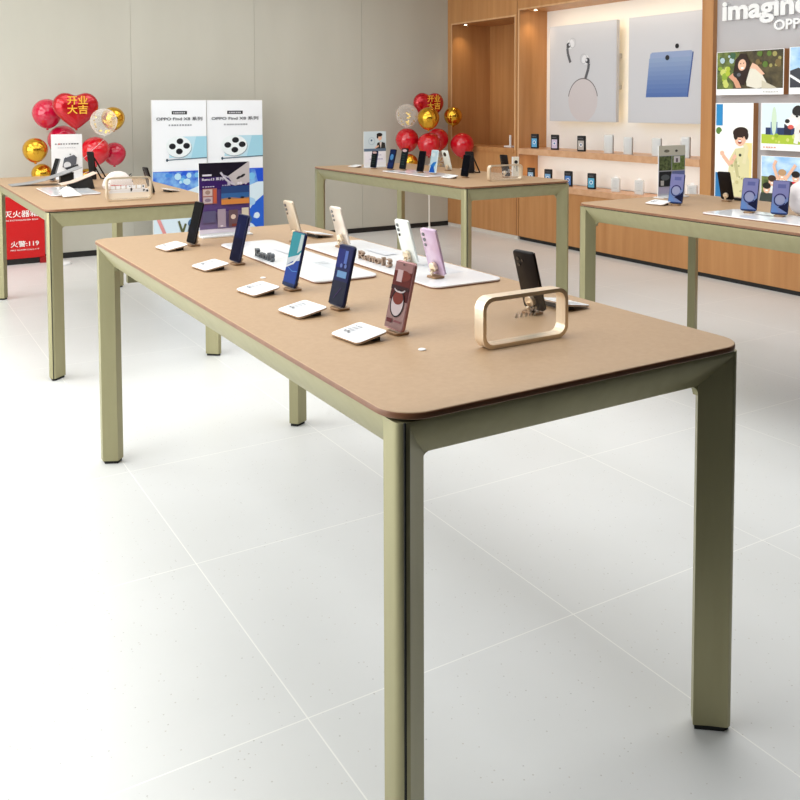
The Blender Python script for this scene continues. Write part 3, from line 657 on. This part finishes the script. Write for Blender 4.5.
# ------------------------------------------------------------------ standing posters by the back wall
M_cloud = noisy('blue_sky_poster', (24, 84, 206), (150, 206, 240), (9, 9, 9), 0.4, lo=0.4, hi=0.72)
def poster(x0, x1, y, label, seed):
    t = thing('standing_poster', label, 'poster', ((x0+x1)/2, y, 0), 0, 'white phone posters standing by the back wall')
    wd, ht = x1-x0, 1.402
    bm = B(); box(bm, -wd/2, wd/2, 0, 0.025, 0, ht); obj('board', bm, M_white, t, smooth=False)
    bm = B(); prism(bm, [(0.025, 0.9), (0.20, 0.0), (0.215, 0.0), (0.025, 0.95)], -0.05, 0.05, 0, 'x'); obj('easel_leg', bm, M_grey, t, smooth=False)
    p = Print(wd, ht)
    p.rect(0.005, 0.003, 0.995, 0.997, (240, 242, 246))
    p.rect(0.36, 0.908, 0.64, 0.93, (40, 42, 46)); p.dashes(0.39, 0.61, 0.914, 0.009, 7, (200, 200, 204)); p.dashes(0.30, 0.74, 0.834, 0.010, 9, (150, 152, 158))
    p.poly([(0.30, 0.63), (1, 0.62), (1, 0.765), (0.42, 0.765), (0.34, 0.75)], (186, 220, 234)); p.poly([(0.7, 0.625), (1, 0.62), (1, 0.765), (0.8, 0.765)], (160, 208, 226)); p.line([(0.25, 0.615), (1, 0.625)], 0.018, (88, 112, 128)); p.ell(0.26, 0.615, 0.02, 0.01, (60, 76, 90))
    p.ell(0.485, 0.694, 0.235, 0.068, (150, 166, 176)); p.ell(0.475, 0.70, 0.235, 0.068, (234, 240, 242))
    for cx, cy in ((0.5, 0.735), (0.36, 0.703), (0.62, 0.705), (0.485, 0.67)): p.ell(cx, cy, 0.062, 0.019, (22, 24, 30))
    p.rect(0.0, 0.45, 1, 0.543, (30, 80, 206)); p.poly([(0.0, 0.0), (1, 0.0), (1, 0.45), (0.0, 0.45)], (216, 232, 242)); p.poly([(0.0, 0.46), (0.0, 0.54), (0.85, 0.535), (0.9, 0.45), (0.6, 0.41), (0.3, 0.42)], M_cloud)
    p.blobs(0.15, 0.45, 0.85, 0.53, [(120, 190, 232), (70, 140, 220), (186, 222, 240)], 12, 0.05, seed)
    p.poly([(0.62, 0.20), (0.8, 0.30), (1, 0.36), (1, 0.08), (0.86, 0.14), (0.78, 0.17), (0.7, 0.18)], (36, 96, 206)); p.blobs(0.72, 0.2, 0.98, 0.40, [(170, 208, 236), (220, 236, 246)], 6, 0.05, seed+1)
    p.line([(0.08, 0.24), (0.22, 0.12)], 0.06, (226, 150, 150)); p.line([(0.45, 0.22), (0.52, 0.14), (0.58, 0.2)], 0.04, (90, 96, 60)); p.ell(0.7, 0.2, 0.08, 0.03, (70, 110, 150)); p.line([(0.66, 0.19), (0.6, 0.1)], 0.04, (60, 66, 70))
    p.done('poster_print', t, (0, -0.001, 0))
    lettering('headline', 'OPPO Find X8 系列', wd*0.84, 0.034, 0.001, flat(70, 72, 78, 0.5), t, (-wd*0.42, -0.005, ht*0.868), (0, 0, 0), 0.012)
    return t
poster(1.458, 1.958, 6.70, 'left one of two white posters with a round camera phone, beside the back wall', 3)
poster(1.966, 2.510, 6.71, 'right one of two white posters with a round camera phone, behind purple sign', 6)

# fire extinguisher cabinet
t = thing('extinguisher_cabinet', 'red fire extinguisher box with white Chinese characters under the far left table', 'cabinet', (0.345, 6.93, 0))
bm = B(); slab(bm, 0.235, 0.265, 0.008, [(0.0, 0.002), (0.002, 0), (0.12, 0), (0.122, 0.002)], 'y', 0, 4, (0, 0, 0.315)); obj('body', bm, flat(196, 12, 16, 0.35), t)
bm = B(); box(bm, -0.23, 0.23, 0.008, 0.115, 0.0, 0.051); obj('base', bm, M_black, t)
bm = B(); box(bm, 0.19, 0.245, -0.02, 0.05, 0.0, 0.05); obj('foot', bm, flat(150, 10, 14, 0.4), t)
MW = flat(240, 236, 232, 0.5)
lettering('lettering', '灭火器箱', 0.275, 0.058, 0.001, MW, t, (-0.09, -0.001, 0.405), (0, 0, 0), 0.01)
lettering('lettering', 'FIRE EXTINGUISHER BOX', 0.275, 0.012, 0.001, MW, t, (-0.09, -0.001, 0.375))
lettering('lettering', '火警:119', 0.225, 0.052, 0.001, MW, t, (-0.04, -0.001, 0.150), (0, 0, 0), 0.01)
lettering('lettering', 'FIRE ALARM CALL:119', 0.225, 0.012, 0.001, MW, t, (-0.04, -0.001, 0.118))

# ------------------------------------------------------------------ balloons
M_red = flat(206, 14, 34, 0.16, 0, 0, 0.6); M_rose = flat(196, 18, 58, 0.16, 0, 0, 0.6); M_heart = flat(190, 8, 28, 0.2, 0.35, 0, 0.5); M_chr = flat(226, 172, 56, 0.16, 0.9)
def balloon(x, y, z, r, m, label, kind='round', group='balloons', tilt=0.0):
    t = thing('balloon', label, 'balloon', (x, y, z-r*1.2), 0, group)
    bm = B(); n = 24; prof = []
    for k in range(17):
        a = -pi/2+pi*k/16; rr = cos(a); zz = sin(a)
        if zz < 0: rr *= 1-0.10*(-zz)**1.5; zz *= 1.12
        prof.append((r*rr, r*zz*0.98+r*1.2))
    if kind == 'heart':
        loops = []
        for lay in range(9):
            a = -pi/2+pi*lay/8; q = max(cos(a), 0.03)**0.6; yy = sin(a)*r*0.42
            loops.append([(r*1.08*q*(0.55*sin(u)**3+0.45*sin(u)), yy, r*1.15+r*q*(0.6*(13*cos(u)-4.2*cos(2*u)-2*cos(3*u)-cos(4*u))/15.0+0.4*(0.95*cos(u)-0.12))) for u in [2*pi*k/48 for k in range(48)]])
        loft(bm, loops)
    else: lathe(bm, prof, n)
    obj('skin', bm, m, t)
    bm = B(); lathe(bm, [(0.003, 0.03), (0.006, 0.012), (0.013, 0.0), (0.002, 0.002)], 10, (0, 0, r*0.02)); obj('knot', bm, m, t)
    if kind == 'confetti':
        bm = B(); R = random.Random(int(x*1000))
        for _ in range(30):
            a = R.uniform(0, 2*pi); e = R.uniform(-1.1, 0.5); q = r*0.96; c = Vector((q*cos(a)*cos(e), q*sin(a)*cos(e), q*sin(e)+r*1.2)); s = 0.012
            d1 = Vector((-sin(a), cos(a), 0))*s; d2 = Vector((0, 0.2, 1))*s*0.7
            bm.faces.new([bm.verts.new(c+v) for v in (d1, d2, -d1, -d2)])
        o = obj('confetti', bm, flat(232, 196, 96, 0.25, 0.7), t, smooth=False); o['kind'] = 'stuff'
    return t
def balloon_stand(x, y, label, tips, balls):
    t = thing('balloon_stand', label, 'stand', (x, y, 0))
    bm = B(); lathe(bm, [(0, 0), (0.085, 0), (0.09, 0.008), (0.08, 0.02), (0.02, 0.03), (0.012, 0.05), (0, 0.05)], 24); obj('base', bm, M_white, t)
    bm = B(); tube(bm, [(0, 0, 0.02), (0, 0, 0.72)], 0.009, 10); tube(bm, [(0, 0, 0.60), (0, 0, 0.68)], [0.012, 0.022], 10); obj('pole', bm, flat(232, 226, 216, 0.4), t)
    def clear(p, k):
        a, b = Vector((x, y, 0.71)), Vector(p)
        for n, (qx, qy, qz, qr) in enumerate(balls):
            if n == k: continue
            c = Vector((qx, qy, qz)); d = b-a; u = max(0, min(1, (c-a).dot(d)/d.length_squared))
            if (a+d*u-c).length < qr*1.2+0.004: return False
        return True
    for k, (bx, by, bz) in enumerate(tips):
        if not clear((bx, by, bz-0.02), k): continue
        bm = B(); tube(bm, [(0, 0, 0.71), (bx-x, by-y, bz-0.02)], 0.0016, 6); obj('stick', bm, M_grey, t)
    return t
def cluster(spec, sx, sy, slabel, group):
    tips = []
    for kind, x, y, z, r, m, lb in spec:
        balloon(x, y, z, r, m, lb, kind, group); tips.append((x, y, z-r*1.18))
    balloon_stand(sx, sy, slabel, tips, [q[1:5] for q in spec])
gA = 'opening balloons behind the far left table'; gB = 'opening balloons behind the back centre table'
cluster([('heart', 0.788, 6.56, 1.352, 0.172, M_heart, 'red heart foil balloon with gold characters behind far left table'),
         ('round', 0.600, 6.80, 1.293, 0.122, M_rose, 'rose red balloon left of the left heart balloon'),
         ('round', 0.730, 6.84, 1.060, 0.128, M_rose, 'rose red balloon just beneath the left heart balloon'),
         ('confetti', 0.950, 6.28, 1.226, 0.108, M_clearb, 'clear balloon with gold flakes in front of the left heart balloon'),
         ('round', 1.10, 6.60, 1.247, 0.098, M_chr, 'gold balloon at the right side of left heart balloon'),
         ('round', 0.480, 6.68, 0.990, 0.100, M_chr, 'gold balloon at the left end of the left bunch'),
         ('round', 0.962, 6.66, 0.972, 0.120, M_red, 'red balloon in the middle right of the left bunch'),
         ('round', 1.1435, 6.770, 0.935, 0.100, M_rose, 'rose red balloon at the right end of the left bunch'),
         ('round', 0.550, 6.82, 0.780, 0.085, M_chr, 'gold balloon lowest in the left bunch behind the paper sign'),
         ('round', 0.930, 6.86, 0.730, 0.077, M_chr, 'gold balloon low behind the black easel in the left bunch')],
        0.675, 6.76, 'white balloon stand behind the far left table', gA)
cluster([('heart', 4.47, 6.84, 1.372, 0.172, M_heart, 'red heart foil balloon behind the back centre table by the oak niche'),
         ('confetti', 4.143, 6.75, 1.247, 0.120, M_clearb, 'clear balloon with gold flakes at the left of the right bunch'),
         ('round', 4.262, 6.52, 1.217, 0.115, M_chr, 'gold balloon in front of the right heart balloon'),
         ('round', 4.72, 6.74, 1.232, 0.100, M_chr, 'gold balloon at the right of the right bunch against the niche edge'),
         ('round', 4.200, 6.84, 0.985, 0.125, M_red, 'red balloon at the left of the right bunch'),
         ('round', 4.307, 6.58, 0.945, 0.120, M_red, 'red balloon at the centre front of the right bunch'),
         ('round', 4.520, 6.74, 0.985, 0.120, M_red, 'red balloon behind the centre of the right bunch'),
         ('round', 4.715, 6.56, 0.930, 0.128, M_red, 'red balloon at the right end of the right bunch near the oak wall'),
         ('round', 4.16, 6.72, 0.755, 0.085, M_chr, 'gold balloon lowest in the right bunch behind dark phones'),
         ('confetti', 4.56, 6.80, 0.755, 0.08, M_clearb, 'small clear balloon with gold flakes low in the right bunch')],
        4.44, 6.78, 'white balloon stand beside the wall corner behind back centre table', gB)
MG = flat(240, 190, 70, 0.3, 0.3, 0.15)
hb = [o for o in COL.objects if o.get('label', '').startswith('red heart')]
lettering('lettering', '开业\n大吉', 0.165, 0.150, 0.001, MG, hb[0], (-0.085, -0.178*0.42-0.012, 0.140), (0, 0, 0), 0.018)
lettering('lettering', '开业\n大吉', 0.165, 0.150, 0.001, MG, hb[1], (-0.07, -0.176*0.42-0.012, 0.140), (0, 0, 0), 0.018)

# ------------------------------------------------------------------ far left table
def paint_white_sign(p):
    p.rect(0, 0, 1, 1, (238, 238, 240)); p.dashes(0.12, 0.9, 0.76, 0.03, 9, (110, 110, 114), 4); p.rect(0.22, 0.76, 0.28, 0.79, (190, 60, 50)); p.dashes(0.2, 0.8, 0.68, 0.015, 8, (196, 196, 200), 2)
    p.poly([(0.34, 0.24), (0.4, 0.44), (0.72, 0.52), (0.82, 0.46), (0.78, 0.3), (0.5, 0.2)], (96, 98, 106)); p.ell(0.5, 0.28, 0.12, 0.08, (220, 220, 224)); p.ell(0.45, 0.45, 0.02, 0.016, (20, 20, 20)); p.ell(0.6, 0.53, 0.02, 0.016, (20, 20, 20)); p.poly([(0.4, 0.22), (0.84, 0.3), (0.86, 0.26), (0.5, 0.16)], (60, 62, 68))
sign_holder(0.460, 5.20, 0.202, 0.308, 0.0, 'white paper sign with a grey picture on the far left table', paint_white_sign)
def sheet(name, pts, wd, th, m, label, cat, group=None, wdir=(0, 1, 0)):
    t = thing(name, label, cat, pts[0]); o0 = Vector(pts[0]); d = Vector(wdir).normalized()*wd/2
    bm = B(); loops = []
    for q in pts:
        v = Vector(q)-o0
        loops.append([v-d, v+d, v+d+Vector((0, 0, th)), v-d+Vector((0, 0, th))])
    loft(bm, loops); obj('sheet', bm, m, t); return t
display_plate(0.15, 0.42, 3.98, 4.52, 'white display plate under the paper leaflets on the far left table', z=Z)
sheet('leaflet', [(0.05, 4.86, Z), (0.15, 4.84, Z+0.010), (0.235, 4.80, Z+0.030), (0.34, 4.80, Z+0.062), (0.464, 4.80, Z+0.105)], 0.16, 0.003, flat(138, 138, 140, 0.4), 'long grey leaflet with a raised end on the far left table', 'leaflet')
t = thing('leaflet_prop', 'small dark prop under the raised grey leaflet on the far left table', 'prop', (0.36, 4.80, Z)); bm = B(); prism(bm, [(-0.02, 0), (0.06, 0), (0.06, 0.075), (-0.02, 0.050)], -0.03, 0.03, 0, 'y'); obj('block', bm, M_black, t)
sheet('brochure', [(0.26, 4.34, Z+0.036), (0.33, 4.36, Z+0.046), (0.41, 4.42, Z+0.066), (0.48, 4.42, Z+0.094)], 0.13, 0.003, flat(206, 184, 168, 0.5), 'pale brown brochure with an upturned end beside the white crumpled paper', 'brochure')
t = thing('brochure_prop', 'small dark prop under the pale brown brochure on the far left table', 'prop', (0.36, 4.38, Z)); bm = B(); prism(bm, [(-0.05, 0), (0.10, 0), (0.085, 0.071), (0.0, 0.043), (-0.05, 0.034)], -0.03, 0.03, 0, 'y'); obj('block', bm, M_black, t)
t = thing('crumpled_paper', 'crumpled white paper near the front left corner of the far left table', 'paper', (0.235, 3.93, Z+0.0085))
bm = B(); R = random.Random(5); loops = []
for i in range(7):
    a = i/6; cxp = -0.05+0.11*a; w2 = 0.06*(1.2-a*0.7); hh = 0.045*sin(pi*min(1, a*0.9+0.15))
    top = [(cxp+R.uniform(-.008, .008), -w2, 0.0), (cxp+R.uniform(-.01, .01), -w2*0.4, hh*R.uniform(.5, .9)+0.004), (cxp, w2*0.2, hh+0.004), (cxp+R.uniform(-.01, .01), w2, hh*0.3+0.002)]
    loops.append(top+[(q[0], q[1]*0.98, max(q[2]-0.003, -0.001)) for q in top[::-1]])
loft(bm, loops); obj('paper', bm, M_white, t, smooth=False)
GT2 = 'phones on the far left table'
phone(0.322, 5.02, 192, flat(110, 110, 112, 0.3), 'dark', 'grey phone leaning beside the left edge of the white paper sign', GT2, 'grey phone by the white paper sign', 18, cams='duo')
phone(0.672, 3.84, 6, P_black, 'dark', 'dark phone seen edge on beside the frame on the far left table', GT2, 'edge on dark phone on the far left table', 16)
tag_stand(0.80, 3.93, 6, 'white price plate at the right end of the far left table')
def easel(x, y, rz, label, ht=0.20, hw=0.036):
    t = thing('tablet_easel', label, 'stand', (x, y, Z), rz, 'black display easels')
    A = rad(6)
    bm = B(); slab(bm, hw, ht/2, 0.01, [(0, 0.001), (0.001, 0), (0.007, 0), (0.008, 0.001)], 'y', 0, 4, (0, 0, ht/2+0.002)); o = obj('panel', bm, P_black, t); o.rotation_euler = (A, 0, 0); o.location = (0, -0.012, 0.002)
    bm = B()
    for s in (-1, 1): tube(bm, [(s*0.026, -0.016, ht*0.80), (s*0.03, 0.075, 0.004)], 0.005, 6)
    tube(bm, [(-0.03, 0.071, 0.006), (0.03, 0.071, 0.006)], 0.005, 6); obj('prop_leg', bm, P_black, t)
    return t
easel(0.60, 5.02, rad(-68), 'black easel standing on the far left table before red balloons', 0.19)
ring_frame(0.472, 3.575, 0.24, 0.125, 0.0, 'champagne frame with a white printed card at the front of the far left table', card=True)
t = thing('plastic_pouch', 'clear pouch with black ink marks behind the frame on the far left table', 'pouch', (0.585, 4.3, Z), 0.2)
bm = B(); loft(bm, [[(x*s, y*s, z_) for x, y in rrect(-0.09, 0.09, -0.05, 0.05, 0.03, 5)] for z_, s in ((0, 0.9), (0.02, 1.0), (0.06, 0.85), (0.095, 0.5), (0.105, 0.2))]); obj('bag', bm, flat(226, 216, 212, 0.3), t)
p = Print(0.17, 0.09); R = random.Random(11)
for k in range(16):
    x, y = R.uniform(0.1, 0.9), R.uniform(0.2, 0.9); p.line([(x, y), (x+R.uniform(-.12, .12), y+R.uniform(-.15, .15)), (x+R.uniform(-.15, .15), y+R.uniform(-.2, .2))], 0.03, (24, 20, 24))
p.line([(0.1, 0.2), (0.7, 0.08)], 0.03, (196, 70, 60)); p.done('ink_marks', t, (0, -0.052, 0.008), (rad(-25), 0, 0))

# ------------------------------------------------------------------ back centre table
def paint_man_sign(p):
    p.rect(0, 0, 1, 1, (238, 236, 238)); p.rect(0, 0.5, 1, 1, (206, 218, 224)); p.rect(0, 0.42, 1, 0.5, (96, 116, 140)); p.rect(0.05, 0.10, 0.95, 0.42, (240, 238, 246)); p.ring(0.35, 0.72, 0.14, 0.03, (180, 196, 206)); p.ell(0.34, 0.74, 0.04, 0.03, (60, 90, 120))
    p.poly([(0.55, 0.5), (0.6, 0.66), (0.74, 0.70), (0.95, 0.66), (0.98, 0.5)], (40, 38, 38)); p.poly([(0.7, 0.69), (0.76, 0.5), (0.8, 0.69)], (230, 220, 214)); p.ell(0.72, 0.82, 0.09, 0.09, SK); p.ell(0.7, 0.9, 0.13, 0.055, (34, 26, 24)); p.ell(0.61, 0.84, 0.04, 0.05, (34, 26, 24)); p.line([(0.5, 0.52), (0.66, 0.58)], 0.06, SK)
    p.dashes(0.3, 0.8, 0.30, 0.02, 6, (180, 176, 206)); p.dashes(0.25, 0.85, 0.18, 0.03, 7, (176, 168, 204))
sign_holder(2.802, 5.05, 0.205, 0.29, 0.0, 'small sign with a dark haired man on the back centre table', paint_man_sign)
display_plate(2.60, 2.86, 3.96, 4.60, 'white display plate along the left side of the back centre table')
GT3 = 'phones on the back centre table'; zb = Z+0.0085
phone(2.700, 4.905, 189, P_blue, 'text', 'dark blue phone in front of the sign with the dark haired man', GT3, 'dark blue phone at the man sign', 10, h_=0.135)
phone(2.745, 4.72, 189, P_black, 'blue', 'phone with a light blue spot screen, left of a dark pair on back table', GT3, 'light blue spot screen phone', 15, h_=0.155)
phone(2.745, 4.535, 189, P_black, 'text', 'dark green screened phone with a pinkish top on the back centre table', GT3, 'dark green screened phone', 12, h_=0.16, z=zb)
phone(2.728, 4.26, 189, P_black, 'dark', 'black phone left of the pale blue phone on the back centre table', GT3, 'black phone left of the pale blue phone', 12, z=zb)
phone(2.728, 4.09, 189, P_aqua, 'aqua', 'phone with a white and bright blue wallpaper on the back centre table', GT3, 'white and bright blue wallpaper phone', 10, h_=0.165, z=zb)
phone(3.10, 4.42, 6, P_white, 'dark', 'white phone with a black round camera seen from behind on back centre table', GT3, 'white phone with the black round camera', 16, cams='round')
phone(2.80, 3.80, 189, P_black, 'dark', 'black phone beside the black easel on the back centre table', GT3, 'black phone beside the back table easel', 12)
easel(3.06, 4.08, rad(-68), 'black easel standing on the back centre table below the oak niche', 0.16)
phone(3.08, 3.68, 6, P_black, 'dark', 'black phone standing behind the framed pane on the back centre table', GT3, 'black phone behind the framed pane', 12)
t = thing('package', 'slim white package with a black mark beside the frame on back centre table', 'box', (3.19, 3.72, Z), rad(-20))
bm = B(); box(bm, -0.022, 0.022, 0, 0.03, 0, 0.135); obj('carton', bm, M_white, t, smooth=False)
p = Print(0.044, 0.135); p.rect(0, 0, 1, 1, (238, 232, 216)); p.ell(0.5, 0.74, 0.3, 0.09, (30, 30, 32)); p.line([(0.6, 0.7), (0.66, 0.25)], 0.1, (60, 70, 80)); p.ring(0.5, 0.5, 0.25, 0.06, (190, 180, 160)); p.done('label_print', t, (0, -0.001, 0))
tag_stand(2.66, 5.13, 187, 'white price plate at the far left end of the back centre table')
tag_stand(2.70, 3.83, 187, 'white price plate left of the black phone on the back centre table')
tag_stand(3.19, 4.30, 6, 'white price plate before the oak niche on the back centre table')
ring_frame(2.908, 3.48, 0.275, 0.105, 0.0, 'champagne frame with a pale pane at the front of the back centre table')

# ------------------------------------------------------------------ right table
def paint_garden(p):
    p.rect(0, 0, 1, 1, (190, 192, 206)); p.rect(0, 0.80, 1, 1, (206, 204, 190)); p.ell(0.3, 0.89, 0.1, 0.03, (120, 118, 104)); p.ell(0.66, 0.89, 0.05, 0.025, (70, 68, 62)); p.rect(0.02, 0.5, 0.48, 0.79, noisy('leaf_print', (30, 44, 24), (120, 136, 90), (60, 60, 60), 0.4)); p.rect(0.5, 0.5, 0.98, 0.79, noisy('leaf_print_light', (60, 84, 40), (140, 160, 96), (60, 60, 60), 0.4)); p.rect(0.56, 0.65, 0.8, 0.78, (224, 222, 226)); p.rect(0.64, 0.66, 0.72, 0.74, (110, 96, 112)); p.rect(0.02, 0.18, 0.48, 0.48, (34, 38, 42)); p.ell(0.25, 0.36, 0.16, 0.06, (90, 98, 104)); p.rect(0.08, 0.2, 0.2, 0.3, (190, 190, 190)); p.rect(0.5, 0.18, 0.98, 0.48, (110, 122, 180)); p.rect(0.02, 0.04, 0.98, 0.17, (176, 172, 200))
sign_holder(3.012, 2.15, 0.205, 0.28, 0.0, 'small sign with green garden pictures on the right table', paint_garden)
GT4 = 'phones on the right table'
tag_stand(2.672, 1.93, 187, 'white price plate at the left end of the right table')
phone(2.715, 1.86, 200, P_blue, 'lilac', 'phone with a lilac ring wallpaper in front of the garden sign', GT4, 'lilac phone in front of the garden sign', 14)
phone(3.10, 1.85, 6, P_black, 'dark', 'black phone seen from behind before the laughing man light box', GT4, 'black phone before the laughing man light box', 16, cams=None)
tag_stand(3.20, 1.83, 6, 'dark edged white price plate behind the black phone on the right table')
display_plate(2.545, 2.80, 0.85, 1.56, 'white display plate along the left side of the right table')
phone(2.70, 1.42, 200, P_blue, 'lilac', 'lilac ring wallpaper phone standing on white plate, left of a similar one', GT4, 'left lilac phone of the pair on the plate', 14, z=zb)
phone(2.70, 1.262, 200, P_blue, 'lilac', 'lilac ring wallpaper phone on white plate, right of pair beside white ball gadget', GT4, 'right lilac phone beside the white ball gadget', 14, z=zb)
t = thing('speaker', 'white round gadget cut off by the right edge on the right table', 'speaker', (2.86, 1.24, Z), 0)
bm = B(); lathe(bm, [(0, 0.006), (0.03, 0.006), (0.062, 0.03), (0.078, 0.07), (0.078, 0.10), (0.06, 0.14), (0.03, 0.160), (0, 0.165)], 32); obj('body', bm, flat(236, 228, 228, 0.3), t)
bm = B(); lathe(bm, [(0, 0), (0.04, 0), (0.042, 0.004), (0.034, 0.008), (0, 0.008)], 24); obj('base', bm, M_gold, t)

# ------------------------------------------------------------------ packages on the bay shelf and the ledge
def case_box(x, y, z, pic, label, group, sc=1.0):
    t = thing('accessory_box', label, 'box', (x, y, z), wall_rot()+rad(18), group)
    wd, ht = 0.080*sc, 0.145*sc
    bm = B(); slab(bm, wd/2, ht/2, 0.006, [(-0.01, 0.001), (-0.008, 0), (0.012, 0), (0.014, 0.001)], 'y', 0, 4, (0, 0, ht/2)); obj('case', bm, P_black, t)
    p = Print(wd*0.86, ht*0.94); p.rect(0, 0, 1, 1, (24, 24, 28)); p.rect(0.06, 0.08, 0.94, 0.70, pic); p.ring(0.5, 0.42, 0.22, 0.08, (240, 240, 244)); p.ell(0.5, 0.42, 0.1, 0.06, (60, 110, 170)); p.dashes(0.15, 0.85, 0.82, 0.04, 5, (110, 110, 116))
    p.done('front_print', t, (0, -0.011, ht*0.03))
def clear_pack(x, y, z, label, group, wd=0.08, ht=0.125, tall=False):
    t = thing('clear_package', label, 'package', (x, y, z), wall_rot()+rad(18), group)
    bm = B(); slab(bm, wd/2, ht/2, 0.008, [(-0.014, 0.001), (-0.012, 0), (0.012, 0), (0.014, 0.001)], 'y', 0, 4, (0, 0, ht/2)); obj('shell', bm, M_frost, t)
    bm = B(); slab(bm, wd*0.40, ht*0.42, 0.006, [(-0.004, 0), (0.004, 0)], 'y', 0, 4, (0, 0, ht*0.47)); obj('case', bm, flat(214, 216, 216, 0.4), t)
    if not tall:
        bm = B(); slab(bm, 0.016, 0.010, 0.004, [(-0.001, 0), (0.001, 0)], 'y', 0, 3, (0, 0, ht+0.008)); obj('hang_tab', bm, M_white, t)
        p = Print(wd*0.6, ht*0.7); p.ring(0.5, 0.6, 0.2, 0.07, (176, 178, 180)); p.dashes(0.1, 0.9, 0.16, 0.06, 3, (150, 152, 154)); p.dashes(0.1, 0.6, 0.88, 0.06, 3, (160, 162, 164)); p.done('front_print', t, (0, -0.0145, ht*0.14))
    else:
        bm = B(); box(bm, wd/2-0.012, wd/2-0.001, -0.0125, 0.0125, 0.004, ht-0.004); obj('side_strip', bm, flat(150, 152, 150, 0.4), t)
SZ = 0.9185
gu, gl = 'packages on the pale oak shelf', 'packages on the cabinet ledge'
case_box(4.95, 5.645, SZ, (96, 170, 216), 'black box with a blue picture at the far end of the oak shelf', gu)
case_box(4.95, 5.345, SZ, (206, 190, 214), 'black box with a pale lilac picture on the oak shelf', gu)
case_box(4.95, 4.975, SZ, (180, 172, 166), 'black box with a grey picture on the oak shelf', gu)
clear_pack(4.95, 4.62, SZ, 'tall clear package on the oak shelf right of the black boxes', gu, 0.085, 0.165, True)
clear_pack(4.95, 4.385, SZ, 'tall clear package in the middle of the oak shelf', gu, 0.08, 0.15, True)
clear_pack(4.95, 4.06, SZ, 'tall clear package on the oak shelf behind the garden sign', gu, 0.08, 0.15, True)
clear_pack(4.95, 3.755, SZ, 'tall clear package on the oak shelf next to the pillar', gu, 0.075, 0.17, True)
LZ = 0.5805
case_box(4.95, 5.70, LZ, (150, 180, 206), 'black box with a pale blue picture at far end of the ledge', gl)
case_box(4.95, 5.44, LZ, (120, 166, 206), 'black box with a blue picture, second from far end of the ledge', gl)
case_box(4.95, 5.15, LZ, (70, 120, 190), 'black box with a deep blue picture above the corner of back centre table', gl)
case_box(4.95, 4.835, LZ, (86, 170, 206), 'black box with a light blue picture, last one before the clear packages', gl)
clear_pack(4.95, 4.53, LZ, 'clear package with hang tab on the ledge, right of the black boxes', gl)
clear_pack(4.95, 4.25, LZ, 'clear package with hang tab on the ledge, left of the garden sign', gl)
clear_pack(4.95, 3.68, LZ, 'clear package with hang tab on the ledge, right of the garden sign', gl)
t = thing('phone_dock', 'small white dock with an upright stick on the sill of the oak niche', 'dock', (5.0, 6.10, 0.9125), wall_rot())
bm = B(); slab(bm, 0.06, 0.04, 0.008, [(0, 0.001), (0.002, 0), (0.014, 0), (0.016, 0.001)], 'z', 0, 4); obj('base', bm, M_white, t)
bm = B(); slab(bm, 0.012, 0.055, 0.004, [(-0.004, 0), (0.004, 0)], 'y', 0, 4, (0, 0, 0.07)); obj('upright', bm, M_white, t)
